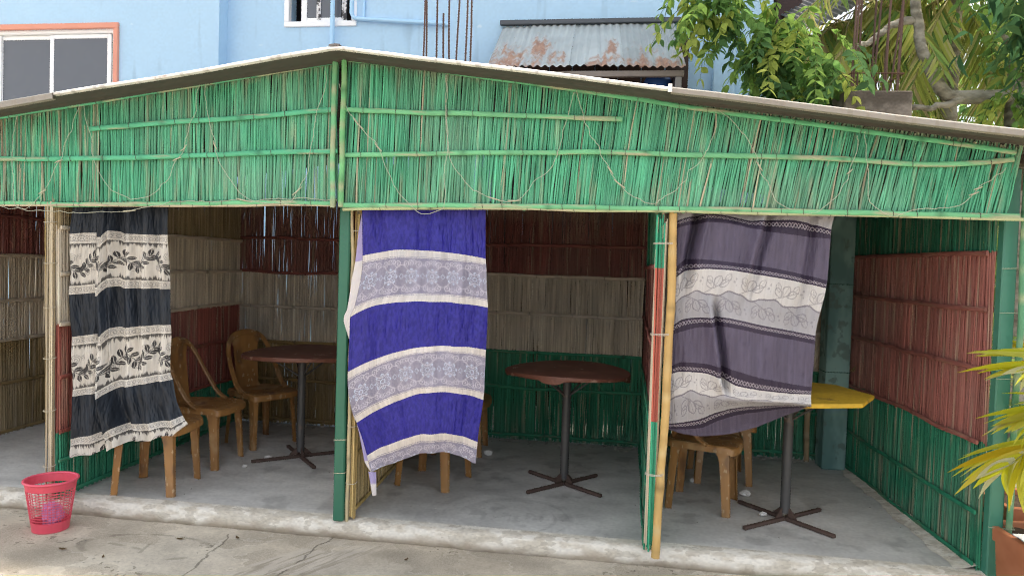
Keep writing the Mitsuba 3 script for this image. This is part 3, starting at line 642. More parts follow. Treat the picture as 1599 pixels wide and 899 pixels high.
# edge trim: a thin folded flashing, its upper flange tilted to the sky
def trim(xa, xb, h, col):
    xs = np.linspace(xa, xb, 34); v = []
    for x in xs:
        z = float(zr(x)) + 0.012 * (float(meshkit.fbm(np.array([[x * 1.7, 2.0, 5.0]]), 3)[0]) - 0.5); y = RY(x) + 0.006 * math.sin(x * 5.0); hh = h(x)
        v += [(x, y + 0.10, z + 0.012), (x, y + 0.006, z + 0.006), (x, y - 0.012, z - 0.003), (x, y - 0.010, z - hh), (x, y + 0.016, z - hh - 0.003), (x, y + 0.016, z - hh + 0.003), (x, y - 0.004, z - hh + 0.004), (x, y - 0.004, z - 0.007), (x, y + 0.10, z + 0.008)]
    f = [(i * 9 + j, (i + 1) * 9 + j, (i + 1) * 9 + (j + 1) % 9, i * 9 + (j + 1) % 9) for i in range(33) for j in range(9)]
    MB().add(np.array(v), np.array(f), (0.5, 0.5, 0.5)).put('edge_trim', col, roof)
WH, BE = 'mat_trim_white', 'mat_trim_beige'
trim(-5.3, -2.93, lambda x: 0.032 + 0.006 * (-2.93 - x), BE); trim(-2.925, -1.36, lambda x: 0.013, WH)
trim(-1.36, 0.375, lambda x: 0.012, WH); trim(0.38, 2.75, lambda x: 0.024 + 0.003 * (x - 0.38), BE)
mb = MB()
for x0, x1 in ((-1.352, -1.32), (-1.32, -1.296)):
    v = []
    for x in (x0, x1):
        z = float(zr(x)); v += [(x, RY(x) - 0.014, z + 0.014), (x, RY(x) + 3.3, z + 0.014), (x, RY(x) - 0.014, z + 0.002)]
    mb.add(np.array(v), np.array([[0, 3, 4], [0, 4, 1], [0, 2, 5], [0, 5, 3]]), (0.16, 0.14, 0.13))
mb.put('ridge_cap', 'mat_metal_paint', roof)
mb = MB(); mb.box((0.362, RY(0.37) - 0.018, float(zr(0.37)) - 0.026), (0.382, RY(0.37) - 0.013, float(zr(0.37)) + 0.014), (0.75, 0.73, 0.70)); mb.put('joint_clip', 'mat_metal_paint', roof)

# ------------------------------------------------------------------ curtains
C1=[[[-3.039,4.122,1.768],[-2.936,4.117,1.77],[-2.834,4.112,1.772],[-2.733,4.107,1.774],[-2.632,4.102,1.776],[-2.533,4.097,1.778],[-2.433,4.092,1.78]],[[-3.052,4.123,1.592],[-2.946,4.117,1.606],[-2.842,4.112,1.607],[-2.738,4.107,1.604],[-2.635,4.102,1.604],[-2.532,4.097,1.603],[-2.43,4.092,1.604]],[[-3.053,4.123,1.531],[-2.947,4.117,1.54],[-2.842,4.112,1.547],[-2.738,4.107,1.551],[-2.634,4.102,1.553],[-2.532,4.097,1.552],[-2.429,4.091,1.548]],[[-3.054,4.123,1.288],[-2.948,4.117,1.301],[-2.842,4.112,1.32],[-2.737,4.107,1.335],[-2.632,4.102,1.338],[-2.529,4.096,1.339],[-2.426,4.091,1.336]],[[-3.053,4.123,1.234],[-2.947,4.117,1.246],[-2.841,4.112,1.265],[-2.736,4.107,1.282],[-2.632,4.102,1.286],[-2.528,4.096,1.288],[-2.425,4.091,1.289]],[[-3.033,4.122,0.983],[-2.928,4.116,0.999],[-2.824,4.111,1.023],[-2.72,4.106,1.046],[-2.617,4.101,1.061],[-2.515,4.096,1.072],[-2.413,4.091,1.079]],[[-3.033,4.122,0.929],[-2.927,4.116,0.942],[-2.823,4.111,0.965],[-2.719,4.106,0.989],[-2.616,4.101,1.006],[-2.514,4.096,1.019],[-2.412,4.091,1.026]],[[-3.025,4.121,0.671],[-2.92,4.114,0.691],[-2.816,4.107,0.715],[-2.712,4.101,0.74],[-2.609,4.094,0.762],[-2.508,4.087,0.782],[-2.407,4.08,0.802]],[[-3.024,4.121,0.628],[-2.917,4.112,0.643],[-2.81,4.104,0.668],[-2.704,4.095,0.696],[-2.599,4.087,0.719],[-2.495,4.078,0.741],[-2.392,4.07,0.759]],[[-3.025,4.121,0.368],[-2.904,4.11,0.403],[-2.785,4.099,0.445],[-2.666,4.088,0.478],[-2.548,4.077,0.496],[-2.432,4.067,0.516],[-2.317,4.056,0.55]],[[-3.025,4.121,0.322],[-2.899,4.108,0.355],[-2.775,4.095,0.401],[-2.652,4.083,0.435],[-2.53,4.07,0.454],[-2.409,4.057,0.477],[-2.291,4.045,0.524]],[[-3.02,4.121,0.252],[-2.892,4.106,0.294],[-2.766,4.092,0.34],[-2.641,4.077,0.374],[-2.518,4.063,0.398],[-2.396,4.048,0.431],[-2.276,4.034,0.501]]]
C2=[[[-1.247,4.002,1.799],[-1.129,3.996,1.802],[-1.012,3.991,1.804],[-0.896,3.985,1.806],[-0.78,3.979,1.808],[-0.666,3.973,1.81],[-0.553,3.968,1.812]],[[-1.24,4.002,1.517],[-1.117,3.978,1.543],[-0.997,3.958,1.557],[-0.881,3.948,1.556],[-0.767,3.947,1.55],[-0.655,3.955,1.539],[-0.544,3.967,1.521]],[[-1.239,4.002,1.472],[-1.11,3.96,1.498],[-0.987,3.928,1.511],[-0.87,3.913,1.51],[-0.757,3.917,1.505],[-0.648,3.937,1.498],[-0.54,3.967,1.487]],[[-1.274,4.004,1.235],[-1.133,3.946,1.293],[-0.999,3.902,1.316],[-0.874,3.882,1.327],[-0.755,3.89,1.327],[-0.641,3.921,1.32],[-0.527,3.966,1.303]],[[-1.299,4.005,1.173],[-1.149,3.934,1.245],[-1.008,3.881,1.272],[-0.877,3.857,1.283],[-0.756,3.868,1.284],[-0.639,3.909,1.275],[-0.522,3.966,1.257]],[[-1.306,4.005,0.866],[-1.152,3.925,0.946],[-1.009,3.864,1.002],[-0.878,3.838,1.038],[-0.757,3.852,1.05],[-0.642,3.899,1.046],[-0.526,3.966,1.027]],[[-1.305,4.005,0.812],[-1.15,3.919,0.902],[-1.007,3.855,0.965],[-0.877,3.827,1.004],[-0.757,3.842,1.017],[-0.642,3.894,1.009],[-0.528,3.966,0.981]],[[-1.266,4.003,0.623],[-1.119,3.916,0.719],[-0.982,3.851,0.785],[-0.859,3.823,0.829],[-0.745,3.839,0.84],[-0.637,3.892,0.828],[-0.529,3.966,0.795]],[[-1.246,4.002,0.584],[-1.104,3.918,0.68],[-0.972,3.855,0.748],[-0.852,3.828,0.794],[-0.742,3.843,0.805],[-0.637,3.894,0.791],[-0.532,3.967,0.752]],[[-1.182,3.999,0.404],[-1.057,3.922,0.484],[-0.942,3.865,0.539],[-0.837,3.84,0.576],[-0.74,3.854,0.582],[-0.648,3.902,0.563],[-0.557,3.968,0.522]],[[-1.17,3.998,0.365],[-1.05,3.932,0.433],[-0.939,3.882,0.486],[-0.836,3.861,0.526],[-0.741,3.872,0.533],[-0.65,3.912,0.517],[-0.559,3.968,0.479]],[[-1.15,3.997,0.315],[-1.039,3.945,0.375],[-0.933,3.905,0.425],[-0.835,3.888,0.464],[-0.743,3.896,0.471],[-0.653,3.926,0.448],[-0.564,3.968,0.401]]]
C3=[[[0.437,3.948,1.847],[0.544,3.943,1.849],[0.65,3.937,1.851],[0.756,3.932,1.85],[0.86,3.927,1.848],[0.964,3.922,1.847],[1.067,3.917,1.847],[1.169,3.912,1.848],[1.27,3.907,1.849]],[[0.441,3.948,1.74],[0.541,3.932,1.774],[0.64,3.918,1.789],[0.739,3.908,1.776],[0.839,3.902,1.757],[0.938,3.902,1.764],[1.038,3.905,1.767],[1.139,3.91,1.752],[1.238,3.908,1.722]],[[0.443,3.948,1.703],[0.541,3.922,1.732],[0.638,3.9,1.745],[0.735,3.885,1.738],[0.834,3.879,1.717],[0.934,3.882,1.703],[1.036,3.892,1.692],[1.138,3.907,1.683],[1.237,3.908,1.676]],[[0.439,3.948,1.46],[0.533,3.914,1.553],[0.629,3.885,1.551],[0.725,3.866,1.543],[0.823,3.859,1.533],[0.923,3.865,1.522],[1.026,3.882,1.506],[1.131,3.905,1.486],[1.231,3.908,1.463]],[[0.44,3.948,1.419],[0.533,3.907,1.492],[0.627,3.873,1.503],[0.722,3.851,1.501],[0.818,3.844,1.489],[0.918,3.852,1.476],[1.021,3.874,1.462],[1.127,3.903,1.444],[1.226,3.909,1.423]],[[0.436,3.948,1.168],[0.524,3.903,1.241],[0.613,3.866,1.254],[0.701,3.842,1.259],[0.793,3.835,1.246],[0.888,3.845,1.227],[0.987,3.87,1.211],[1.089,3.904,1.194],[1.183,3.911,1.178]],[[0.437,3.948,1.138],[0.526,3.902,1.18],[0.613,3.863,1.205],[0.702,3.839,1.213],[0.793,3.832,1.201],[0.887,3.842,1.182],[0.986,3.868,1.166],[1.088,3.904,1.15],[1.182,3.911,1.135]],[[0.44,3.948,0.968],[0.528,3.903,1.014],[0.615,3.866,1.016],[0.703,3.842,1.007],[0.794,3.835,0.985],[0.888,3.845,0.96],[0.985,3.87,0.941],[1.086,3.904,0.923],[1.179,3.911,0.913]],[[0.435,3.948,0.93],[0.524,3.908,0.963],[0.613,3.874,0.966],[0.702,3.852,0.951],[0.794,3.845,0.909],[0.888,3.854,0.895],[0.985,3.876,0.883],[1.085,3.906,0.874],[1.178,3.911,0.875]],[[0.434,3.928,0.814],[0.524,3.894,0.847],[0.613,3.866,0.859],[0.703,3.847,0.855],[0.794,3.84,0.849],[0.887,3.847,0.843],[0.983,3.864,0.836],[1.081,3.888,0.829],[1.174,3.891,0.827]],[[0.438,3.948,0.677],[0.532,3.934,0.691],[0.625,3.923,0.715],[0.718,3.92,0.76],[0.812,3.925,0.786],[0.909,3.939,0.796],[1.008,3.961,0.799],[1.109,3.987,0.799],[1.207,4.0,0.798]],[[0.439,3.948,0.653],[0.536,3.955,0.65],[0.633,3.964,0.659],[0.729,3.976,0.702],[0.826,3.993,0.734],[0.926,4.015,0.749],[1.027,4.04,0.761],[1.129,4.068,0.77],[1.23,4.088,0.779]],[[0.452,3.947,0.654],[0.55,3.976,0.621],[0.648,4.005,0.607],[0.747,4.034,0.611],[0.846,4.063,0.626],[0.945,4.091,0.652],[1.045,4.12,0.689],[1.146,4.149,0.725],[1.247,4.178,0.763]]]
def cloth(name, label, grid, rows, width, mat, fold, nu=110, nv=300):
    G = np.array(grid, float); rows = np.array(rows, float)
    vv = np.linspace(rows[0], rows[-1], nv); uu = np.linspace(0, 1, nu)
    a = PchipInterpolator(rows, G, axis=0)(vv); a = PchipInterpolator(np.linspace(0, 1, G.shape[1]), a, axis=1)(uu)
    V, U = np.meshgrid(vv, uu, indexing='ij')
    q = (V - rows[0]) / (rows[-1] - rows[0])
    a = a + fold(U, V, q)
    v = a.reshape(-1, 3); i, j = np.meshgrid(np.arange(nv - 1), np.arange(nu - 1), indexing='ij'); b = i * nu + j
    f = np.stack([b, b + nu, b + nu + 1, b + 1], -1).reshape(-1, 4)
    k = thing(name, label, 'curtain'); kk = key('cloth', k)
    scene[kk] = mikit.ply((v, np.vstack([f[:, [0, 1, 2]], f[:, [0, 2, 3]]])), mat, smooth=True, uv=np.stack([U * width, V], -1).reshape(-1, 2))
    return k, a
bump = lambda x, c, w: np.exp(-((x - c) / w) ** 2)
sst = lambda a, b, x: (lambda t: t * t * (3 - 2 * t))(np.clip((x - a) / (b - a), 0, 1))
def fold_navy(U, V, q):
    d = np.zeros(U.shape + (3,)); w = 0.02 * meshkit.fbm(np.stack([U * 3, V * 2.0, 0 * U], -1), 3) - 0.01
    u = U + w * 1.5 + 0.03 * (q - 0.5) * 0
    box = lambda a, b: sst(a - 0.012, a + 0.012, u) - sst(b - 0.012, b + 0.012, u)
    top = 1 - 0.6 * sst(0.45, 0.7, q)
    y = -0.040 * np.sin(u * 2 * math.pi * 3.1 + 0.6) * bump(u, 0.25, 0.28) - 0.026 * np.sin(u * 2 * math.pi * 5.3 + 1.0 + 1.2 * q)
    y += (-0.040 * box(0.235, 0.36) + 0.03 * bump(u, 0.375, 0.02) - 0.02 * bump(u, 0.60, 0.03)) * (0.45 + 0.55 * top)
    y += -0.05 * bump(u, 0.30 + 0.3 * (q - 0.62), 0.035) * sst(0.5, 0.66, q) + 0.028 * bump(u, 0.36 + 0.35 * (q - 0.62), 0.03) * sst(0.5, 0.66, q)
    y += 0.055 * (meshkit.fbm(np.stack([U * 7, V * 4.5, 0 * U + 3], -1), 3) - 0.5) * (0.35 + 0.65 * sst(0.5, 0.95, q)) + 0.020 * (meshkit.fbm(np.stack([U * 18, V * 5, 0 * U + 5], -1), 2) - 0.5)
    d[..., 1] = y
    d[..., 2] = (-0.026 * box(0.235, 0.355) + 0.014 * box(0.365, 0.47)) * top - 0.02 * bump(u, 0.33, 0.07) * sst(0.5, 0.7, q) * (1 - sst(0.8, 1.0, q))
    d[..., 0] = 0.006 * np.sin(u * 40) * box(0.2, 0.5)
    d[..., 2] += 0.010 * np.sin(U * 2 * math.pi * 4 + 1) * sst(0.85, 1, q)
    return d
k, a = cloth('curtain', 'navy and cream curtain with black leaf vines hanging in the left stall', C1, [-0.172, 0, 0.055, 0.265, 0.32, 0.56, 0.615, 0.825, 0.88, 1.12, 1.175, 1.235], 0.66, 'mat_curtain_navy', fold_navy)
def fold_blue(U, V, q):
    d = np.zeros(U.shape + (3,))
    y = -0.014 * np.sin(U * 2 * math.pi * 5.2 + 0.5 + 0.8 * q) * (1 - 0.6 * sst(0.25, 0.8, q)) + 0.03 * (meshkit.fbm(np.stack([U * 6, V * 2.6, 0 * U + 13], -1), 3) - 0.5)
    y += 0.014 * (meshkit.fbm(np.stack([U * 26, V * 5, 0 * U + 15], -1), 2) - 0.5) - 0.02 * bump(U, 0.33 - 0.2 * q, 0.05) * (1 - sst(0.5, 0.9, q))
    y += 0.03 * sst(0.86, 0.97, U) * bump(q, 0.1, 0.25)
    d[..., 1] = y; d[..., 2] = 0.002 * np.sin(U * 2 * math.pi * 3) * sst(0.8, 1, q)
    return d
k, a = cloth('curtain', 'bright blue curtain with grey flower bands blowing in the middle stall', C2, [-0.26, 0, 0.045, 0.23, 0.275, 0.53, 0.575, 0.76, 0.805, 1.06, 1.105, 1.17], 0.72, 'mat_curtain_blue', fold_blue)
# its left edge turned back, the pale reverse showing
def turned(name, parent, edge, widths, colf, back):
    n = len(edge); wv = np.interp(np.linspace(0, 1, n), *widths); v, c = [], []
    for i, p in enumerate(edge):
        for j, s in enumerate(np.linspace(0, 1, 6)):
            v.append((p[0] - wv[i] * s, p[1] - 0.002 + back * s + 0.006 * math.sin(s * 3.14), p[2] - 0.012 * s)); c.append(colf(i / (n - 1), s))
    f = [(i * 6 + j, (i + 1) * 6 + j, (i + 1) * 6 + j + 1, i * 6 + j + 1) for i in range(n - 1) for j in range(5)]
    kk = MB().add(np.array(v), np.array(f), np.array(c)).put(name, 'mat_matte', parent, smooth=True, label='pale lilac reverse of the turned edge')
LIL, PAL = (0.33, 0.29, 0.50), (0.58, 0.55, 0.55)
turned('turned_edge', k, a[6:135, 0], ([0, 0.15, 0.55, 0.85, 1], [0.010, 0.03, 0.062, 0.045, 0.004]), lambda t, s: PAL if 0.42 < t else LIL, 0.03)
turned('turned_edge', k, a[215:, 0], ([0, 0.4, 0.8, 1], [0.004, 0.02, 0.03, 0.012]), lambda t, s: PAL if t > 0.8 else LIL, 0.03)
tail = np.stack([np.linspace(0, 1, 12)] * 3, 1); e = a[-1, 0]
tail = e + np.stack([0.012 * np.linspace(0, 1, 12), 0.01 * np.linspace(0, 1, 12), -0.135 * np.linspace(0, 1, 12)], 1)
v, c = [], []
for i, p in enumerate(tail):
    for s in np.linspace(-1, 1, 5): v.append((p[0] + (0.022 - 0.010 * i / 11) * s, p[1] + 0.01 * s * s, p[2])); c.append(LIL if i < 6 else PAL)
MB().add(np.array(v), np.array([(i * 5 + j, (i + 1) * 5 + j, (i + 1) * 5 + j + 1, i * 5 + j + 1) for i in range(11) for j in range(4)]), np.array(c)).put('loose_corner', 'mat_matte', k, smooth=True)
def fold_purple(U, V, q):
    d = np.zeros(U.shape + (3,))
    # long diagonal pulls from the top left, a deep dark fold near the left edge
    s1 = U - 0.16 + 0.20 * (q - 0.12) ; y = 0.12 * bump(s1, 0, 0.030) * (1 - sst(0.22, 0.42, q)) - 0.03 * bump(s1 - 0.045, 0, 0.03) * (1 - sst(0.25, 0.5, q))
    s2 = U - 0.55 + 0.28 * (q - 0.1); y += (-0.045 * bump(s2, 0, 0.03) + 0.045 * bump(s2 - 0.05, 0, 0.025)) * (1 - sst(0.2, 0.5, q))
    s3 = U - 0.36 - 0.30 * (q - 0.55); y += (0.075 * bump(s3, 0, 0.022) - 0.055 * bump(s3 + 0.05, 0, 0.035)) * sst(0.38, 0.5, q) * (1 - sst(0.72, 0.8, q))
    s4 = U - 0.90 + 0.1 * q; y += 0.04 * bump(s4, 0, 0.022) * (1 - sst(0.3, 0.6, q))
    y += 0.034 * (meshkit.fbm(np.stack([U * 5, V * 2.4, 0 * U + 23], -1), 3) - 0.5) + 0.014 * (meshkit.fbm(np.stack([U * 22, V * 5, 0 * U + 25], -1), 2) - 0.5)
    d[..., 1] = y
    return d
k, a = cloth('curtain', 'purple and cream curtain with leaf sprigs blown up in front of the yellow table', C3, [-0.09, 0, 0.045, 0.24, 0.285, 0.535, 0.58, 0.775, 0.82, 0.945, 1.07, 1.115, 1.21], 0.86, 'mat_curtain_purple', fold_purple)

# ------------------------------------------------------------------ plastic chairs (facing +x), one set of meshes
def seat_mesh():
    na, nb = 25, 25
    A_, B_ = np.meshgrid(np.linspace(-1, 1, na), np.linspace(0, 1, nb), indexing='ij')
    hw = 0.185 + 0.028 * B_
    # rounded outline
    e = 1 - 0.10 * np.abs(A_) ** 6
    x = (-0.20 + 0.42 * (0.5 + (B_ - 0.5) * e)) + 0.012 * (1 - A_ ** 2) * (B_ > 0.5) * (2 * B_ - 1)
    y = A_ * hw * (1 - 0.07 * np.abs(2 * B_ - 1) ** 6)
    z = 0.432 - 0.014 * (1 - A_ ** 2) * np.sin(np.pi * np.clip(B_ * 1.1, 0, 1)) - 0.012 * np.clip((B_ - 0.82) / 0.18, 0, 1) ** 2
    top = np.stack([x, y, z], -1).reshape(-1, 3)
    i, j = np.meshgrid(np.arange(na - 1), np.arange(nb - 1), indexing='ij'); q = i * nb + j
    f = np.stack([q, q + nb, q + nb + 1, q + 1], -1).reshape(-1, 4)
    rim = [i * nb for i in range(na)] + [(na - 1) * nb + j for j in range(1, nb)] + [i * nb + nb - 1 for i in range(na - 2, -1, -1)] + [j for j in range(nb - 2, 0, -1)]
    R = top[rim]; ctr = np.array([0.01, 0, 0]); out = R - ctr; out[:, 2] = 0; out /= np.linalg.norm(out, axis=1, keepdims=True)
    loops = [R, R + out * 0.006 + [0, 0, -0.006], R + out * 0.009 + [0, 0, -0.018], R + out * 0.010 + [0, 0, -0.044], R + out * 0.004 + [0, 0, -0.044], R + out * 0.002 + [0, 0, -0.014]]
    v = np.vstack([top] + loops); n = len(R); o = len(top); m = np.arange(n)
    fs = [f]
    for l in range(5): fs.append(np.stack([o + l * n + m, o + (l + 1) * n + m, o + (l + 1) * n + (m + 1) % n, o + l * n + (m + 1) % n], -1))
    under = top + [0, 0, -0.012]; fs.append(f[:, ::-1] + len(v)); v = np.vstack([v, under])
    return v, np.vstack(fs)
def leg_mesh(top_, bot, sx, sy, w0, w1, fl):
    """An L-shaped channel leg that widens into the seat; sx, sy: the outward corner."""
    ts = np.linspace(0, 1, 14); v = []; th = 0.0055
    for t in ts:
        c = np.array(top_) * (1 - t) + np.array(bot) * t
        w = w1 + (w0 - w1) * (1 - t) ** 1.6 + fl * (1 - min(1, t / 0.22)) ** 2; d = 0.62 * w; r = 0.012
        o = c[:2]
        out = [(-sx * w, 0), (-sx * r, 0), (-sx * r * 0.3, -sy * r * 0.3), (0, -sy * r), (0, -sy * d), (-sx * th, -sy * d), (-sx * th, -sy * (r + th)), (-sx * (r + th), -sy * th), (-sx * w, -sy * th)]
        if sx * sy < 0: out = out[::-1]
        v += [(o[0] + a, o[1] + b, c[2]) for a, b in out]
    k = 9; i, j = np.meshgrid(np.arange(13), np.arange(k), indexing='ij')
    f = np.stack([i * k + j, (i + 1) * k + j, (i + 1) * k + (j + 1) % k, i * k + (j + 1) % k], -1).reshape(-1, 4)
    v = np.array(v); f = np.vstack([f[:, [0, 1, 2]], f[:, [0, 2, 3]]])
    b = 13 * k; cap = [(b, b + a, b + a + 1) for a in range(1, k - 1)]
    return v, np.vstack([f, cap])
def back_frame():
    pts = [(0.055, -0.206, 0.425), (-0.01, -0.207, 0.47), (-0.085, -0.205, 0.58), (-0.15, -0.195, 0.70), (-0.195, -0.165, 0.80), (-0.214, -0.10, 0.855), (-0.219, 0, 0.872)]
    p = np.array(pts + [(x, -y, z) for x, y, z in pts[-2::-1]])
    c = curve(p, 60); t, a, b = frames(c, (1, 0, 0.35))
    sec = np.array([(1, 0.15), (0.8, 0.75), (0, 1), (-0.8, 0.75), (-1, 0.15), (-0.8, -0.6), (0, -0.75), (0.8, -0.6)])
    s = np.linspace(-1, 1, 60); w = 0.017 + 0.010 * np.abs(s) ** 3 + 0.008 * np.exp(-(s / 0.3) ** 2)
    return sweep(c, w, 0.011, up=(1, 0, 0.35), section=sec)
def splat():
    na, nb = 15, 22; A_, B_ = np.meshgrid(np.linspace(-1, 1, na), np.linspace(0, 1, nb), indexing='ij')
    hw = 0.098 + 0.012 * B_ + 0.03 * np.clip((B_ - 0.75) / 0.25, 0, 1) ** 2 + 0.02 * np.clip((0.12 - B_) / 0.12, 0, 1) ** 2
    y = A_ * hw; z = 0.425 + B_ * (0.435 - 0.035 * A_ ** 2 * (B_ > 0.0)); x = -0.165 - 0.05 * B_ - 0.028 * np.sin(B_ * np.pi) * (1 - 0.9 * A_ ** 2) - 0.004
    a = np.stack([x, y, z], -1).reshape(-1, 3); b = a + [-0.006, 0, 0]
    i, j = np.meshgrid(np.arange(na - 1), np.arange(nb - 1), indexing='ij'); q = i * nb + j
    f = np.stack([q, q + 1, q + nb + 1, q + nb], -1).reshape(-1, 4); m = len(a)
    rim = [i * nb for i in range(na)] + [(na - 1) * nb + j for j in range(1, nb)] + [i * nb + nb - 1 for i in range(na - 2, -1, -1)] + [j for j in range(nb - 2, 0, -1)]
    R = np.array(rim); S = np.roll(R, -1)
    return np.vstack([a, b]), np.vstack([f, f[:, ::-1] + m, np.stack([R, S, S + m, R + m], -1)])
CH = {'seat': seat_mesh(), 'back_frame': back_frame(), 'backrest': splat(),
      'leg': leg_mesh((0.185, 0.188, 0.425), (0.205, 0.205, 0.0), 1, 1, 0.068, 0.048, 0.06), 'leg_001': leg_mesh((0.185, -0.188, 0.425), (0.205, -0.205, 0.0), 1, -1, 0.068, 0.048, 0.06),
      'leg_002': leg_mesh((-0.175, 0.172, 0.425), (-0.195, 0.195, 0.0), -1, 1, 0.060, 0.046, 0.035), 'leg_003': leg_mesh((-0.175, -0.172, 0.425), (-0.195, -0.195, 0.0), -1, -1, 0.060, 0.046, 0.035)}
CHS = {n: mikit.ply(m, 'mat_chair', smooth=42) for n, m in CH.items()}
def chair(x, y, yaw, label, s=1.0):
    k = thing('plastic_chair', label, 'chair', 'brown plastic chairs in the stalls')
    m = T().translate([x, y, 0.002]).rotate([0, 0, 1], yaw).scale(s)
    for n, d in CHS.items(): scene[f'{k}__{n}'] = {**d, 'to_world': m}
chair(-2.695, 4.435, 6, 'brown plastic chair half covered by the hem of the navy curtain')
chair(-2.70, 5.04, 0, 'brown plastic chair just right of the navy curtain, in front of the back corner chair')
chair(-2.57, 5.67, -30, 'brown plastic chair in the back corner, next to the round red table')
chair(-0.99, 4.91, -14, 'brown plastic chair of which only the legs show below the blue curtain hem')
chair(-0.955, 5.77, 0, 'brown plastic chair deep in the middle stall, one dark leg beside the blue curtain')
chair(0.785, 4.78, -18, 'brown plastic chair under the hem of the purple curtain, nearest in the right stall')
chair(1.0, 5.42, 0, 'brown plastic chair at the back of the right stall, behind the nearest chair')

# ------------------------------------------------------------------ tables
def table(x, y, yaw, label, top_mat, sides, r, seed, warp):
    k = thing('pedestal_table', label, 'table', 'pedestal tables in the stalls')
    g = np.random.default_rng(seed); M = place(x, y, 0, yaw)
    def P(name, v, f, mat, smooth=30):
        v = np.asarray(v) @ M[:3, :3].T + M[:3, 3]; kk = key(name, k); scene[kk] = mikit.ply((v, f), mat, smooth=smooth)
    n = 96; th = np.arange(n) * 2 * math.pi / n
    rr = np.full(n, r)
    if sides: a = (th % (2 * math.pi / sides)) - math.pi / sides; rr = r * math.cos(math.pi / sides) / np.cos(a)
    low = meshkit.fbm(np.stack([np.cos(th) * 2.2, np.sin(th) * 2.2, 0 * th + seed], 1), 3)
    drop = 0.012 + warp * np.clip(low - 0.42, 0, 1) * 2.2
    rr = rr * (1 + 0.015 * (low - 0.5))
    z0 = 0.795 + 0.010 * np.sin(th * 2 + seed) * (warp > 0.01)
    loops = [(0.0, 0 * th + 0.797), (0.6, 0 * th + 0.797 + 0.002 * np.sin(th * 3)), (0.97, z0), (0.995, z0 - 0.003), (1.0, z0 - 0.010), (0.998, z0 - 0.012 - drop), (0.985, z0 - 0.014 - drop), (0.97, 0 * th + 0.77), (0.0, 0 * th + 0.77)]
    v = np.vstack([np.stack([np.cos(th) * rr * a, np.sin(th) * rr * a, z], 1) for a, z in loops]); m = np.arange(n)
    f = np.vstack([np.stack([l * n + m, (l + 1) * n + m, (l + 1) * n + (m + 1) % n, l * n + (m + 1) % n], -1) for l in range(len(loops) - 1)])
    P('tabletop', v, f, top_mat, 35)
    P('pedestal', *sweep(np.array([[0, 0, 0.05], [0, 0, 0.3], [0, 0, 0.772]]), 0.029, sides=20, up=(1, 0, 0)), 'mat_dark_pole', 40)
    for i in range(4):
        c, s = math.cos(i * math.pi / 2), math.sin(i * math.pi / 2); L = 0.335 + 0.02 * g.uniform(-1, 1)
        v, f = bevel_box((L, 0.025, 0.021), 0.003); v = v + [L / 2 + 0.012, 0, 0.014]
        R = rot((0, 0, 1), i * math.pi / 2)[:3, :3]; P('foot', v @ R.T, f, 'mat_rusty_bar', False)
        tri = np.array([(0.024, -0.004, 0.029), (0.085, -0.004, 0.029), (0.024, -0.004, 0.085), (0.024, 0.004, 0.029), (0.085, 0.004, 0.029), (0.024, 0.004, 0.085)])
        P('gusset', tri @ R.T, np.array([(0, 1, 2), (3, 5, 4), (0, 3, 4), (0, 4, 1), (1, 4, 5), (1, 5, 2), (2, 5, 3), (2, 3, 0)]), 'mat_rusty_bar', False)
        P('brace', *sweep(np.array([[0.028 * c, 0.028 * s, 0.62], [0.13 * c, 0.13 * s, 0.69], [0.25 * c, 0.25 * s, 0.768]]), 0.006, sides=8), 'mat_dark_pole', 40)
    return k
table(-2.08, 5.29, 38, 'round dark red pedestal table in the left stall beside two brown chairs', 'mat_table_red', 0, 0.43, 31, 0.012)
table(-0.10, 5.0, 47, 'round dark red pedestal table with a ragged rim in the middle stall', 'mat_table_red', 0, 0.425, 32, 0.05)
table(1.247, 4.556, 38, 'yellow eight sided pedestal table in the right stall', 'mat_table_yellow', 8, 0.47, 33, 0.004)

# ------------------------------------------------------------------ waste basket
B = thing('waste_basket', 'red perforated plastic waste basket at the kerb by the navy curtain', 'basket')
bx, by, bz, H = -2.995, 3.885, -0.093, 0.285
RB = lambda z: 0.090 + (0.130 - 0.090) * z / H
PK = (0.62, 0.075, 0.115)
mb = MB(); th = np.linspace(0, 2 * math.pi, 65)
def ring(z, rad, ra, rb, sides=8): return sweep(np.stack([bx + np.cos(th) * rad, by + np.sin(th) * rad, bz + z + 0 * th], 1), ra, rb, sides, caps=False)
N = 36
for i in range(N):
    a = i * 2 * math.pi / N; z = np.linspace(0.004, H - 0.004, 9)
    mb.add(*sweep(np.stack([bx + np.cos(a) * RB(z), by + np.sin(a) * RB(z), bz + z], 1), 0.0021, 0.0014, 4, up=(-math.sin(a), math.cos(a), 0.01)), PK)
for z in np.linspace(0.055, H - 0.045, 13): mb.add(*ring(z, RB(z), 0.0014, 0.0021, 4), PK)
mb.put('lattice', 'mat_plastic', B, smooth=40)
def band(z0, z1, t=0.0022):
    v = []
    for a in th[:-1]:
        for z, o in ((z0, t), (z1, t), (z1, -t), (z0, -t)): v.append((bx + math.cos(a) * (RB(z) + o), by + math.sin(a) * (RB(z) + o), bz + z))
    i, j = np.meshgrid(np.arange(64), np.arange(4), indexing='ij')
    return np.array(v), np.stack([i * 4 + j, ((i + 1) % 64) * 4 + j, ((i + 1) % 64) * 4 + (j + 1) % 4, i * 4 + (j + 1) % 4], -1).reshape(-1, 4)
MB().add(*band(0.0, 0.052), PK).put('base_band', 'mat_plastic', B, smooth=40)
MB().add(*band(H - 0.045, H - 0.004), PK).put('upper_band', 'mat_plastic', B, smooth=40)
MB().add(*ring(H, RB(H) + 0.004, 0.0085, 0.0075), (0.66, 0.09, 0.14)).put('rim', 'mat_plastic', B, smooth=True)
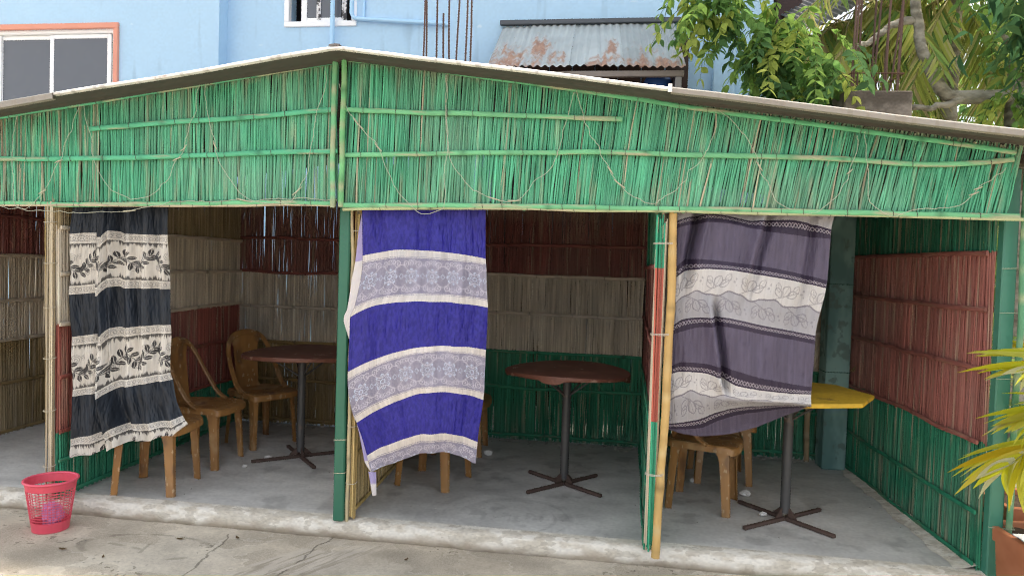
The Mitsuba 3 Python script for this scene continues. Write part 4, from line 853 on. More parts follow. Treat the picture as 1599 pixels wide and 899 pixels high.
dv = np.array([(bx, by, bz + 0.006)] + [(bx + math.cos(a) * 0.089, by + math.sin(a) * 0.089, bz + 0.006) for a in th[:-1]])
MB().add(dv, np.array([(0, 1 + i, 1 + (i + 1) % 64) for i in range(64)]), PK).put('base', 'mat_plastic', B)
def crumple(name, label, cat, at, size, col, seed, mat='mat_matte', flat=1.0, group=None):
    k = thing(name, label, cat, group); m = trimesh.creation.icosphere(3, 1.0); p = m.vertices
    d = 0.45 + 0.9 * meshkit.fbm(p * 1.7 + seed * 9.1, 3) + 0.30 * (np.abs(meshkit.noise(p * 4.0 + seed) - 0.5) * 2 - 0.5)
    v = p * d[:, None] * np.array(size) * [1, 1, flat] ; v[:, 2] -= v[:, 2].min(); v = v + at
    c = np.array(col) * (0.8 + 0.4 * meshkit.noise(p * 3 + seed)[:, None])
    kk = key('sheet', k); scene[kk] = mikit.ply((v, m.faces), mat, smooth=False, color=np.clip(c, 0, 1)); return k
crumple('plastic_bag', 'crumpled pink and lilac bag inside the red waste basket', 'bag', (bx + 0.01, by - 0.005, bz + 0.012), (0.065, 0.06, 0.075), (0.52, 0.22, 0.42), 3)
for i, (x, y, s, l) in enumerate(((-2.282, 5.176, 0.030, 'white paper scrap under the left round table'), (-0.709, 5.653, 0.040, 'white paper scrap on the floor just right of the blue curtain hem'),
                                 (1.103, 4.988, 0.040, 'white paper scrap on the floor between the right stall chair and the table foot'), (1.134, 4.603, 0.026, 'white paper scrap beside the yellow table pedestal'),
                                 (0.80, 5.25, 0.025, 'white paper scrap behind the legs of the right stall chair'), (-2.35, 4.95, 0.022, 'small white scrap near the legs of the left chair'))):
    crumple('paper_scrap', l, 'paper', (x, y, 0.002), (s, s * 0.7, s * 0.55), (0.72, 0.71, 0.69), 10 + i, group='paper scraps on the stall floor')
for i, (x, y, a, L) in enumerate(((-2.20, 3.86, 0.3, 0.05), (-2.72, 3.62, 0.1, 0.05), (-1.9, 3.93, 2.4, 0.04), (-0.9, 3.80, 1.0, 0.035), (-2.45, 3.56, 2.0, 0.03))):
    k = thing('fallen_leaf', ['curled dry brown leaf on the yard in front of the navy curtain', 'dry brown leaf on the yard right of the red basket', 'small dry leaf close to the kerb below the left table', 'small dry leaf on the yard below the blue curtain', 'tiny dry leaf near the bottom edge left of the drawn circle'][i], 'leaf', 'dry leaves on the yard')
    s = np.linspace(-1, 1, 7); w = L * 0.22 * (1 - s ** 2); v = []
    for q, ww in zip(s, w):
        for o in (-1, 0, 1): v.append((x + math.cos(a) * q * L / 2 - math.sin(a) * o * ww, y + math.sin(a) * q * L / 2 + math.cos(a) * o * ww, -0.091 + 0.010 * q * q + 0.35 * abs(o) * ww))
    MB().add(np.array(v), np.array([(r * 3 + j, (r + 1) * 3 + j, (r + 1) * 3 + j + 1, r * 3 + j + 1) for r in range(6) for j in range(2)]), (0.10, 0.07, 0.035)).put('blade', 'mat_matte', k, smooth=True)

k = key('floor_litter'); labels[k] = {'kind': 'stuff', 'label': 'pale crumbs along the foot of the back walls', 'category': 'litter'}
g = np.random.default_rng(17); mb = MB()
for i in range(420):
    x = g.uniform(-3.0, 1.8); y = BACKY(x) - 0.04 - abs(g.normal(0, 0.07)); s = g.uniform(0.004, 0.016); 
    if i % 4 == 0: x, y, s = g.uniform(-3.0, 2.0), g.uniform(4.2, 6.0), g.uniform(0.002, 0.006)
    m = bevel_box((s * 2, s * 1.3, s * 0.5), s * 0.1); R = rot((0, 0, 1), g.uniform(0, 6))[:3, :3]
    mb.add(m[0] @ R.T + [x, y, 0.002 + s * 0.25], m[1], np.array((0.62, 0.60, 0.54)) * g.uniform(0.4, 1.1))
v, f, c = mb.done(); scene[k] = mikit.ply((v, f), 'mat_matte', color=c)

# ------------------------------------------------------------------ white cords swagged over the screens
def cordset(name, label, lines):
    k = thing(name, label, 'cord'); mb = MB(); kn = MB(); g = np.random.default_rng(len(label))
    for ln in lines:
        p = curve(np.array(ln, float), 70); s = np.linspace(0, 1, 70)
        w = np.stack([meshkit.fbm(np.stack([s * 16, 0 * s + a, 0 * s + p[0, 0]], 1), 3) - 0.5 for a in (0, 5, 9)], 1); w[:, 1] *= 0.4
        p = p + w * 0.05 + [0, -0.004, 0]
        mb.add(*sweep(p, 0.0016, sides=6, up=(0, 1, 0)), (0.44, 0.46, 0.37))
        for i in g.integers(8, 62, 2): kn.add(*sweep(p[i - 1:i + 2] + [[-0.012, -0.003, 0.006], [0, -0.008, 0], [0.012, -0.003, -0.004]], [0.002, 0.004, 0.002], sides=6, up=(0, 1, 0)), (0.46, 0.44, 0.33))
    mb.put('strand', 'mat_matte', k, smooth=40); kn.put('knots', 'mat_matte', k, smooth=40, kind='stuff')
CORDL=[[[-3.344,4.037,2.275],[-3.379,4.039,1.96],[-3.352,4.038,1.762],[-3.279,4.034,1.744],[-3.138,4.027,1.881],[-3.049,4.022,2.064],[-2.941,4.017,2.342]],[[-2.92,4.016,2.341],[-2.877,4.014,2.191],[-2.813,4.011,1.941],[-2.706,4.005,1.843],[-2.52,3.996,1.806],[-2.402,3.99,1.903],[-2.306,3.985,2.056],[-2.239,3.982,2.244],[-2.188,3.979,2.462]],[[-2.172,3.979,2.462],[-2.126,3.976,2.247],[-2.1,3.975,2.097],[-2.031,3.972,1.951],[-1.929,3.966,1.842],[-1.844,3.962,1.797],[-1.64,3.952,1.807],[-1.56,3.948,1.929],[-1.52,3.946,2.116],[-1.444,3.942,2.524]],[[-3.458,4.043,1.752],[-3.124,4.026,1.717],[-2.672,4.004,1.734],[-2.444,3.992,1.778],[-1.921,3.966,1.806],[-1.376,3.939,1.823]]]
CORDR=[[[-1.38,3.939,2.447],[-1.299,3.935,2.287],[-1.157,3.928,2.132],[-1.043,3.922,1.884],[-0.973,3.919,1.806],[-0.864,3.913,1.749],[-0.77,3.908,1.785],[-0.767,3.908,1.94],[-0.762,3.908,2.121],[-0.772,3.909,2.495]],[[-0.776,3.909,2.495],[-0.754,3.908,2.097],[-0.683,3.904,1.954],[-0.572,3.899,1.854],[-0.402,3.89,1.823],[-0.29,3.884,1.923],[-0.204,3.88,1.998],[-0.134,3.877,2.215],[-0.097,3.875,2.4]],[[-0.064,3.873,2.413],[0.017,3.869,2.166],[0.112,3.864,2.001],[0.238,3.858,1.855],[0.339,3.853,1.837],[0.458,3.847,1.92],[0.549,3.843,2.045],[0.638,3.838,2.288]],[[0.644,3.838,2.301],[0.833,3.828,2.083],[0.876,3.826,1.962],[0.961,3.822,1.842],[1.079,3.816,1.796],[1.192,3.81,1.846],[1.276,3.806,1.993],[1.312,3.804,2.194]],[[1.336,3.803,2.201],[1.365,3.802,2.016],[1.383,3.801,1.862],[1.487,3.796,1.795],[1.618,3.789,1.826],[1.782,3.781,1.848],[1.886,3.776,1.942],[1.998,3.77,2.036]]]
cordset('hanging_cord', 'thin white cord looped in swags across the left reed screen', CORDL)
cordset('hanging_cord', 'thin white cord looped in long swags across the right reed screen', CORDR)

# ------------------------------------------------------------------ blue building behind
WY = lambda x: 8.30 - 0.05 * x
bld = thing('building', 'light blue painted building behind the stalls with white framed windows', 'building')
SK = np.array([[1, 0, 0, 0], [-0.05, 1, 0, 0], [0, 0, 1, 0], [0, 0, 0, 1.0]])          # its front is turned like the stalls' front
def bbox(name, lo, hi, mat, col=None, parent=bld, bev=True):
    if col is None:
        v, f = bevel_box(np.array(hi) - np.array(lo), 0.01); v = v + (np.array(lo) + np.array(hi)) / 2; v[:, 1] += -0.05 * v[:, 0]
        k = key(name, parent); scene[k] = mikit.ply((v, f), mat); return k
    v, f = bevel_box(np.array(hi) - np.array(lo), min(0.006, 0.2 * (np.array(hi) - np.array(lo)).min())); v = v + (np.array(lo) + np.array(hi)) / 2; v[:, 1] += -0.05 * v[:, 0]
    return MB().add(v, f, col).put(name, mat, parent)
def wall_with_holes(x0, x1, z0, z1, y, th, holes):
    from shapely import box, union_all
    s = box(x0, z0, x1, z1)
    for h in holes: s = s.difference(box(*h))
    m = trimesh.creation.extrude_polygon(s, th, engine='earcut')
    v = np.stack([m.vertices[:, 0], y + m.vertices[:, 2], m.vertices[:, 1]], 1); v[:, 1] += -0.05 * v[:, 0]
    return v, m.faces[:, ::-1]
v, f = wall_with_holes(-9.5, -4.365, -0.09, 6.4, 8.10, 0.45, [(-9.0, 2.75, -5.705, 4.16)]); k = key('wall', bld); scene[k] = mikit.ply((v, f), 'mat_blue_wall')
v, f = wall_with_holes(-4.365, 1.90, -0.09, 6.4, 8.30, 0.25, [(-3.60, 4.235, -2.79, 5.3)]); k = key('wall', bld); scene[k] = mikit.ply((v, f), 'mat_blue_wall')
bbox('pilaster', (1.29, 8.22, -0.09), (1.52, 8.299, 6.4), 'mat_blue_wall')
bbox('roof', (-9.6, 7.7, 6.41), (2.2, 14, 6.6), 'mat_concrete')
bbox('rear_wall', (-9.5, 12.0, -0.09), (1.9, 12.2, 6.4), 'mat_blue_wall')
pbr('mat_dark_room', lambda p, n, uv: mi.Color3f(0.05, 0.05, 0.055) + 0 * p.x, 0.9)
bbox('room', (-9.3, 8.9, 0.0), (1.8, 9.0, 6.3), 'mat_dark_room')
scene['mat_pane'] = {'type': 'principled', 'base_color': {'type': 'rgb', 'value': (0.105, 0.115, 0.135)}, 'roughness': 0.06, 'specular': 0.5}
FRM = (0.80, 0.82, 0.84)
win = key('window', bld); note(win, 'wide sliding window with a salmon pink surround')
Z0, Z1 = 2.75, 4.16
for lo, hi in (((-9.06, 8.065, Z1), (-5.645, 8.16, Z1 + 0.065)), ((-5.705, 8.065, 2.7), (-5.645, 8.16, Z1 - 0.001))): bbox('surround', lo, hi, 'mat_matte', (0.66, 0.31, 0.23), win)
bbox('frame', (-9.0, 8.115, Z1 - 0.045), (-5.706, 8.20, Z1 - 0.001), 'mat_metal_paint', FRM, win); bbox('frame', (-5.745, 8.115, Z0), (-5.706, 8.20, Z1 - 0.046), 'mat_metal_paint', FRM, win)
bbox('frame', (-9.0, 8.115, Z0), (-5.746, 8.20, Z0 + 0.05), 'mat_metal_paint', FRM, win)
for xa, xb, yy in ((-7.32, -6.55, 8.16), (-6.60, -5.775, 8.135), (-8.1, -7.27, 8.135)):
    for lo, hi in (((xa, yy, Z0 + 0.051), (xa + 0.055, yy + 0.022, Z1 - 0.05)), ((xb - 0.055, yy, Z0 + 0.051), (xb, yy + 0.022, Z1 - 0.05)), ((xa + 0.056, yy, Z1 - 0.10), (xb - 0.056, yy + 0.022, Z1 - 0.05)), ((xa + 0.056, yy, Z0 + 0.051), (xb - 0.056, yy + 0.022, Z0 + 0.11))): bbox('sash', lo, hi, 'mat_metal_paint', FRM, win)
    bbox('pane', (xa + 0.056, yy + 0.008, Z0 + 0.111), (xb - 0.056, yy + 0.014, Z1 - 0.101), 'mat_pane', None, win)
win = key('window', bld); note(win, 'small white framed window crossed by a blue pipe')
bbox('frame', (-3.64, 8.275, 4.20), (-2.75, 8.36, 4.262), 'mat_metal_paint', FRM, win)
for xa, xb in ((-3.64, -3.58), (-2.81, -2.75)): bbox('frame', (xa, 8.275, 4.263), (xb, 8.36, 5.3), 'mat_metal_paint', FRM, win)
bbox('frame', (-3.579, 8.275, 5.24), (-2.811, 8.36, 5.3), 'mat_metal_paint', FRM, win)
bbox('sash', (-3.44, 8.31, 4.263), (-3.37, 8.335, 5.23), 'mat_metal_paint', FRM, win); bbox('sash', (-3.369, 8.31, 4.263), (-2.88, 8.335, 4.31), 'mat_metal_paint', FRM, win)
bbox('pane', (-3.369, 8.32, 4.311), (-2.95, 8.326, 5.23), 'mat_pane', None, win)
strip_fn = lambda p, n, uv: mix((0.06, 0.06, 0.065), (0.62, 0.62, 0.64), smoothstep(0.42, 0.58, fbm(p.x * 38, p.z * 30, 3.0, 3)))
pbr('mat_print', strip_fn, 0.7)
for xa, xb in ((-3.245, -3.195), (-2.935, -2.875)): bbox('patterned_strip', (xa, 8.303, 4.28), (xb, 8.308, 5.22), 'mat_print', None, win)
PB = (0.37, 0.60, 0.83)
def pipe(name, pts, r, col=PB, parent=bld, mat='mat_metal_paint', n=None):
    p = np.array(pts, float); p = p if n is None else curve(p, n)
    return MB().add(*sweep(p, r, sides=12, up=(0.03, 1, 0.02)), col).put(name, mat, parent, smooth=40)
pipe('vertical_pipe', [(-3.02, WY(-3.0) - 0.075, -0.09), (-3.02, WY(-3.0) - 0.075, 6.3)], 0.026)
pipe('side_pipe', [(-2.80, WY(-2.8) - 0.045, 5.3), (-2.80, WY(-2.8) - 0.045, 4.34), (-2.775, WY(-2.8) - 0.045, 4.285), (-2.72, WY(-2.8) - 0.045, 4.272), (-2.2, WY(-2.2) - 0.045, 4.232), (-1.72, WY(-1.7) - 0.045, 4.20), (-1.66, WY(-1.7) - 0.01, 4.20)], 0.024)
pipe('conduit', [(-2.66, WY(-2.66) - 0.02, 4.27), (-2.66, WY(-2.66) - 0.02, 6.2)], 0.013)

# lean-to with its corrugated roof
lean = thing('lean_to', 'lean-to with a rusty corrugated iron roof on the blue wall', 'lean-to')
def tin(name, xa, xb, s0, s1, dz):
    nx, ns = int((xb - xa) / 0.0095), 20
    X, S = np.meshgrid(np.linspace(xa, xb, nx), np.linspace(s0, s1, ns), indexing='ij')
    top_z = lambda x: 4.155 + 0.008 * (x + 1.0)
    Y = 7.30 + S * 0.98 - 0.05 * X; Z = 3.455 + S * (top_z(X) - 3.455) - 0.012 * (X + 1) * (1 - S) + dz + 0.011 * np.sin(X * 2 * math.pi / 0.076)
    v = np.stack([X + 0.03 * (1 - S) * np.sign(X), Y, Z], -1).reshape(-1, 3); i, j = np.meshgrid(np.arange(nx - 1), np.arange(ns - 1), indexing='ij'); q = i * ns + j
    f = np.stack([q, q + ns, q + ns + 1, q + 1], -1).reshape(-1, 4); f = np.vstack([f[:, [0, 1, 2]], f[:, [0, 2, 3]]])
    k = key(name, lean); scene[k] = mikit.ply((v, f), 'mat_tin', smooth=True, uv=np.stack([X, S], -1).reshape(-1, 2))
tin('corrugated_sheet', -1.02, -0.52, 0.0, 1, 0.0); tin('corrugated_sheet', -0.70, -0.20, -0.02, 1, 0.014); tin('corrugated_sheet', -0.20, 0.07, 0.02, 1, 0.004); tin('corrugated_sheet', 0.06, 0.47, 0.0, 1, 0.012); tin('corrugated_sheet', 0.42, 0.86, 0.0, 1, 0.002)
bbox('ridge_board', (-1.05, 8.22, 4.165), (0.93, 8.285, 4.215), 'mat_wood', (0.075, 0.085, 0.10), lean)
bbox('eave_beam', (-1.0, 7.34, 3.355), (0.88, 7.39, 3.415), 'mat_wood', (0.22, 0.19, 0.17), lean)
for xa in (-0.98, 0.80): bbox('post', (xa, 7.345, -0.09), (xa + 0.06, 7.385, 3.354), 'mat_wood', (0.25, 0.24, 0.24), lean)
for i, xa in enumerate(np.arange(-0.95, 0.80, 0.245)): bbox('board', (xa, 8.0, -0.05), (xa + 0.235, 8.03 + 0.004 * (i % 2), 3.95), 'mat_wood', np.array((0.055, 0.032, 0.026)) * (0.7 + 0.25 * ((i * 7) % 4)), lean)
for xa in (-0.97, 0.80): bbox('side_board', (xa, 7.42, -0.05), (xa + 0.025, 7.99, 3.42), 'mat_wood', (0.06, 0.05, 0.05), lean)
k = thing('blue_drum', 'blue plastic drum standing under the lean-to roof', 'drum')
s = np.array([0, 0.02, 0.1, 0.3, 0.32, 0.55, 0.57, 0.62]); bz0 = 2.82
MB().add(*sweep(np.stack([0 * s + 0.66, 0 * s + 7.62, bz0 + s], 1), np.array([0.13, 0.14, 0.145, 0.145, 0.15, 0.145, 0.135, 0.10]), sides=28, up=(1, 0, 0)), (0.02, 0.07, 0.24)).put('body', 'mat_plastic', k, smooth=40)
MB().add(*sweep(np.array([[0.66, 7.62, bz0 + 0.621], [0.66, 7.62, bz0 + 0.65]]), 0.05, sides=20, up=(1, 0, 0)), (0.02, 0.05, 0.18)).put('cap', 'mat_plastic', k, smooth=40)
bbox('shelf', (-0.9, 7.45, 2.77), (0.79, 7.95, 2.815), 'mat_wood', (0.10, 0.07, 0.05), lean)

# unfinished columns with their reinforcing bars
def rebar_column(label, x0, x1, y0, y1, zt, bars, ties):
    k = thing('rebar_column', label, 'column')
    v, f = bevel_box((x1 - x0, y1 - y0, zt + 0.09), 0.012); m = trimesh.Trimesh(v + [(x0 + x1) / 2, (y0 + y1) / 2, zt / 2 - 0.045], f)
    kk = key('concrete', k); scene[kk] = mikit.ply(m, 'mat_concrete')
    for i, (x, y, dx, h) in enumerate(bars):
        g = np.random.default_rng(i + 50); z = np.linspace(-0.05, h, 40); n = 40
        p = np.stack([x + dx * (z / max(h, .1)) + 0.02 * np.sin(z * 1.5 + i) * z / 1.5, y + 0.01 * np.sin(z * 2 + i), zt + z], 1)
        zz = np.linspace(0, len(p) - 1, int(h / 0.012)); pp = np.stack([np.interp(zz, np.arange(n), p[:, a]) for a in range(3)], 1)
        rr = 0.0085 + 0.0014 * (np.arange(len(pp)) % 3 == 0)
        c = np.array((0.115, 0.072, 0.060)) * (0.8 + 0.4 * g.random())
        MB().add(*sweep(pp, rr, sides=8, up=(1, 0, 0)), c).put('reinforcing_bar', 'mat_matte', k, smooth=40)
    for z, (xa, xb, ya, yb) in ties:
        MB().add(*sweep(np.array([[xa, ya, z], [xb, ya, z], [xb, yb, z], [xa, yb, z], [xa, ya, z]]), 0.005, sides=6, up=(0.1, 0.2, 1)), (0.10, 0.05, 0.04)).put('stirrup', 'mat_matte', k, smooth=40)
rebar_column('unfinished column with thin rusty bars rising behind the roof, left of the lean-to', -1.75, -1.18, 7.05, 7.45, 2.6, [(-1.665, 7.15, 0.0, 2.5), (-1.645, 7.2, 0.005, 2.5), (-1.565, 7.3, 0.04, 2.4), (-1.43, 7.12, -0.01, 1.30), (-1.36, 7.2, -0.09, 2.2), (-1.36, 7.3, 0.01, 2.5), (-1.245, 7.14, 0.0, 1.52), (-1.235, 7.3, 0.03, 2.4)], [(2.9, (-1.67, -1.23, 7.14, 7.31))])
rebar_column('unfinished concrete column top with dark rusty bars in front of the palms', 2.12, 2.67, 6.5, 6.95, 3.045, [(2.19, 6.56, 0.02, 1.6), (2.225, 6.62, 0.03, 1.7), (2.30, 6.75, 0.02, 1.6), (2.37, 6.58, 0.10, 1.7), (2.43, 6.8, 0.05, 1.6), (2.48, 6.60, 0.03, 1.6), (2.53, 6.78, 0.06, 1.7), (2.57, 6.58, 0.02, 1.65), (2.60, 6.64, 0.02, 1.6), (2.60, 6.84, 0.16, 1.5)], [(3.2, (2.18, 2.61, 6.555, 6.85))])

# neighbouring house at the right
nb = thing('neighbour_house', 'brown house side with a grey tin eave beyond the blue building', 'house')
MB().box((2.02, 8.6, -0.09), (2.30, 8.75, 5.2), (0.045, 0.022, 0.020)).put('corner_post', 'mat_wood', nb)
MB().box((2.301, 8.75, -0.09), (3.2, 8.85, 4.2), (0.10, 0.07, 0.06)).put('wall', 'mat_wood', nb)
xs = np.linspace(2.25, 3.0, 110); ys = np.linspace(0, 1, 12); X, Q = np.meshgrid(xs, ys, indexing='ij')
v = np.stack([X - 0.25 * Q, 8.0 + Q * 0.85 + 0 * X, 4.02 + (X - 2.25) * 0.55 + Q * 0.5 + 0.009 * np.sin(Q * 0 + X * 2 * math.pi / 0.05)], -1).reshape(-1, 3)
i, j = np.meshgrid(np.arange(109), np.arange(11), indexing='ij'); q = i * 12 + j
MB().add(v, np.stack([q, q + 12, q + 13, q + 1], -1).reshape(-1, 4), (0.10, 0.105, 0.11)).put('tin_eave', 'mat_metal_paint', nb, smooth=True)

# ------------------------------------------------------------------ vegetation
def norm(a): return a / (np.linalg.norm(a, axis=-1, keepdims=True) + 1e-12)
def blades(P, D, N, L, W, C, K=4, fold=0.25, curl=0.0, shape=None):
    """Leaves as folded strips: P base, D direction, N face normal, L length, W width, C colour (n,3); curl bends the tip along -N."""
    n = len(P); D = norm(D); S = norm(np.cross(N, D)); N = np.cross(D, S)
    q = np.linspace(0, 1, K + 1); sh = shape or [0.06, *[math.sin(math.pi * (x ** 0.75)) for x in q[1:-1]], 0.02]
    L, W = np.broadcast_to(L, (n,)), np.broadcast_to(W, (n,)); curl = np.broadcast_to(curl, (n,))
    v = np.empty((n, K + 1, 3, 3))
    for a in range(K + 1):
        c = P + D * (L * q[a])[:, None] - N * (L * curl * q[a] ** 2)[:, None]
        w = (W * 0.5 * sh[a])[:, None]
        v[:, a, 0], v[:, a, 1], v[:, a, 2] = c - S * w + N * w * fold, c, c + S * w + N * w * fold
    v = v.reshape(n, -1, 3); m = 3 * (K + 1)
    f = [(a * 3 + b, a * 3 + 3 + b, a * 3 + 4 + b, a * 3 + 1 + b) for a in range(K) for b in range(2)]
    f = np.array(f)[None] + (np.arange(n) * m)[:, None, None]
    return v.reshape(-1, 3), f.reshape(-1, 4), np.repeat(C, m, axis=0)
def pick(g, n, cols, p, var=0.22):
    c = np.array(cols)[g.choice(len(cols), n, p=p)]; return np.clip(c * np.exp(g.normal(0, var, (n, 1))), 0.004, 0.6)
LEAFC = [(0.10, 0.20, 0.08), (0.16, 0.30, 0.095), (0.25, 0.40, 0.10), (0.38, 0.46, 0.11)]

def sprays(g, anchors, length, pairs, ll, lw, droop, twig, cols=LEAFC, p=(0.22, 0.33, 0.30, 0.15)):
    """Feathered leaf sprays hanging from the anchors; returns the leaf arrays, adds stalks to twig."""
    out = []
    for A_ in anchors:
        az = g.uniform(0, 2 * math.pi); L = length * g.uniform(0.7, 1.3); d0 = norm(np.array([math.cos(az), math.sin(az), g.uniform(-0.5, 0.5)]))
        s = np.linspace(0, 1, 8); pth = A_ + d0 * (L * s)[:, None] * [0.8, 0.8, 0.6] + np.array([0, 0, -1]) * (L * droop * s ** 1.7)[:, None]
        twig.add(*sweep(pth, np.linspace(0.004, 0.0015, 8), sides=4, up=(0.3, 0.2, 0.9), caps=False), (0.10, 0.13, 0.04))
        k = pairs + int(g.integers(-2, 3)); q = np.repeat(np.linspace(0.18, 0.97, k), 2); side = np.tile([1, -1], k)
        P = np.stack([np.interp(q, s, pth[:, a]) for a in range(3)], 1); t = norm(np.stack([np.interp(q, s, np.gradient(pth[:, a])) for a in range(3)], 1))
        sd = norm(np.cross(t, [0.1, 0.1, 1.0])); D = sd * side[:, None] * 0.9 + t * 0.45 + [0, 0, -0.35] + g.normal(0, 0.22, (2 * k, 3))
        Nn = np.array([0, 0, 1.0]) + g.normal(0, 0.35, (2 * k, 3)) + t * 0.3
        tone = g.choice(4, p=p)
        C = np.array(cols[tone]) * np.exp(g.normal(0, 0.2, (2 * k, 1)))
        out.append((P, D, Nn, ll * g.uniform(0.7, 1.25, 2 * k), lw * g.uniform(0.8, 1.2, 2 * k), C, g.uniform(0, 0.35, 2 * k)))
    return [np.concatenate([o[i] for o in out]) for i in range(7)]
def put_leaves(arr, name, parent, K=4, fold=0.3, label=None):
    P, D, Nn, L, W, C, cu = arr
    v, f, c = blades(P, D, Nn, L, W, C, K, fold, cu)
    return MB().add(v, f, np.clip(c, 0.004, 0.6)).put(name, 'mat_leaf', parent, smooth=True, kind='stuff', label=label)

def limb(pts, radii, n=30, seed=0):
    p = curve(np.array(pts, float), n); r = np.interp(np.linspace(0, 1, n), np.linspace(0, 1, len(radii)), radii)
    w = np.stack([meshkit.fbm(np.stack([np.linspace(0, 6, n), 0 * p[:, 0] + a, 0 * p[:, 0] + seed], 1), 3) - 0.5 for a in (0, 5, 9)], 1)
    v, f = sweep(p + w * 0.08, r, sides=12, up=(0.3, 0.9, 0.1))
    return v + (meshkit.fbm(v * 9, 3)[:, None] - 0.5) * 0.03, f
def put_limb(name, parent, *a, **k):
    v, f = limb(*a, **k); kk = key(name, parent); scene[kk] = mikit.ply((v, f), 'mat_bark', smooth=True)

g = np.random.default_rng(41)
tree = thing('feather_leaf_tree', 'grey limbed tree with hanging feathered leaves over the right end of the roof', 'tree')
put_limb('trunk', tree, [(4.35, 7.9, -0.1), (4.3, 7.8, 1.5), (4.15, 7.65, 2.8), (4.1, 7.6, 3.4), (4.3, 7.6, 4.4), (4.6, 7.7, 5.6)], [0.22, 0.18, 0.15, 0.12, 0.09, 0.05], 40, seed=1)
put_limb('limb', tree, [(4.12, 7.62, 3.32), (3.75, 7.55, 3.25), (3.45, 7.5, 3.24), (3.22, 7.48, 3.48), (3.06, 7.45, 3.95), (2.93, 7.4, 4.5), (2.6, 7.3, 5.3)], [0.075, 0.066, 0.056, 0.045, 0.042, 0.038, 0.03], 40, seed=2)
put_limb('limb', tree, [(3.08, 7.46, 3.93), (2.85, 7.44, 3.88), (2.6, 7.42, 3.73), (2.37, 7.4, 3.60)], [0.045, 0.032, 0.028, 0.024], 24, seed=3)
put_limb('limb', tree, [(3.50, 7.49, 3.20), (3.2, 7.4, 3.10), (2.9, 7.3, 3.07), (2.68, 7.2, 3.09)], [0.04, 0.028, 0.024, 0.02], 24, seed=4)
put_limb('limb', tree, [(4.15, 7.6, 3.5), (3.85, 7.3, 3.68), (3.6, 7.1, 3.72)], [0.06, 0.045, 0.02], 20, seed=5)
put_limb('limb', tree, [(4.12, 7.6, 3.6), (4.5, 7.3, 3.9), (4.4, 6.8, 4.4)], [0.07, 0.05, 0.02], 20, seed=6)
put_limb('limb', tree, [(2.93, 7.4, 4.5), (2.3, 7.1, 4.65), (1.5, 6.8, 4.62), (0.7, 6.6, 4.55)], [0.05, 0.035, 0.025, 0.012], 30, seed=7)
tw = MB(); parts = []
def blob(n, c, r): return np.array(c) + g.normal(0, 1, (n, 3)) * np.array(r) * 0.6
an = np.vstack([blob(40, (1.02, 6.7, 4.02), (0.30, 0.25, 0.26)), blob(16, (1.08, 6.7, 3.72), (0.16, 0.2, 0.14)), blob(10, (0.62, 6.6, 4.40), (0.20, 0.15, 0.06)), blob(14, (1.45, 6.7, 4.36), (0.2, 0.2, 0.10)), blob(30, (1.62, 6.75, 3.72), (0.20, 0.3, 0.16)),
                blob(34, (1.58, 6.75, 3.40), (0.14, 0.25, 0.22)), blob(50, (1.98, 6.95, 3.34), (0.30, 0.3, 0.18)), blob(12, (1.98, 6.40, 3.20), (0.14, 0.12, 0.09)), blob(26, (3.85, 7.1, 3.85), (0.40, 0.4, 0.30)), blob(30, (4.2, 6.9, 3.7), (0.45, 0.4, 0.5)), blob(12, (3.4, 7.2, 4.4), (0.5, 0.4, 0.2)), blob(14, (3.95, 7.1, 3.2), (0.3, 0.3, 0.2))])
put_leaves(sprays(g, an, 0.31, 6, 0.112, 0.056, 0.9, tw), 'crown', tree)
an = np.vstack([blob(30, (3.25, 5.6, 3.55), (0.40, 0.3, 0.25)), blob(14, (3.55, 5.6, 3.15), (0.2, 0.3, 0.25))])
put_leaves(sprays(g, an, 0.38, 6, 0.15, 0.07, 1.0, tw, [(0.050, 0.12, 0.055), (0.07, 0.14, 0.05), (0.10, 0.17, 0.05), (0.15, 0.2, 0.05)], (0.5, 0.3, 0.15, 0.05)), 'crown', tree)
tw.put('twigs', 'mat_matte', tree, smooth=True, kind='stuff')
put_limb('limb', tree, [(4.3, 7.6, 4.4), (3.9, 6.6, 4.35), (3.4, 5.7, 4.0)], [0.06, 0.04, 0.012], 30, seed=9)

PALMC = [(0.42, 0.48, 0.13), (0.29, 0.42, 0.13), (0.54, 0.52, 0.22), (0.20, 0.33, 0.11), (0.46, 0.39, 0.22)]
def frond(g, base, az, el, L, droop, n, ll, lw, cols, p, mid, hang=0.4, vang=0.5, sidew=0.85):
    s = np.linspace(0, 1, 16); d = np.array([math.cos(az) * math.cos(el), math.sin(az) * math.cos(el), math.sin(el)])
    pth = np.array(base) + d * (L * s)[:, None] + np.array([0, 0, -1.0]) * (L * droop * s ** 2)[:, None]
    mid.add(*sweep(pth, np.linspace(0.013, 0.003, 16) * (L / 2) ** 0.5, sides=6, up=(0.1, 0.1, 1), caps=False), (0.24, 0.22, 0.08))
    q = np.repeat(np.linspace(0.12, 0.99, n), 2); side = np.tile([1.0, -1.0], n)
    P = np.stack([np.interp(q, s, pth[:, a]) for a in range(3)], 1); t = norm(np.stack([np.interp(q, s, np.gradient(pth[:, a])) for a in range(3)], 1))
    sd = norm(np.cross(t, [0.02, 0.03, 1.0])); up = np.cross(sd, t)
    D = sd * side[:, None] * sidew + t * (0.5 + 0.5 * q)[:, None] + up * vang * 0.5 + [0, 0, -hang] + g.normal(0, 0.09, (2 * n, 3))
    Nn = up + sd * side[:, None] * -0.45
    l = ll * np.sin(np.pi * np.clip(0.18 + 0.78 * q, 0, 1)) ** 0.6 * g.uniform(0.85, 1.1, 2 * n)
    return P, D, Nn, l, np.full(2 * n, lw), pick(g, 2 * n, cols, p), np.full(2 * n, 0.25) + g.normal(0, 0.08, 2 * n)
PSH = [0.55, 0.9, 1.0, 0.85, 0.55, 0.04]
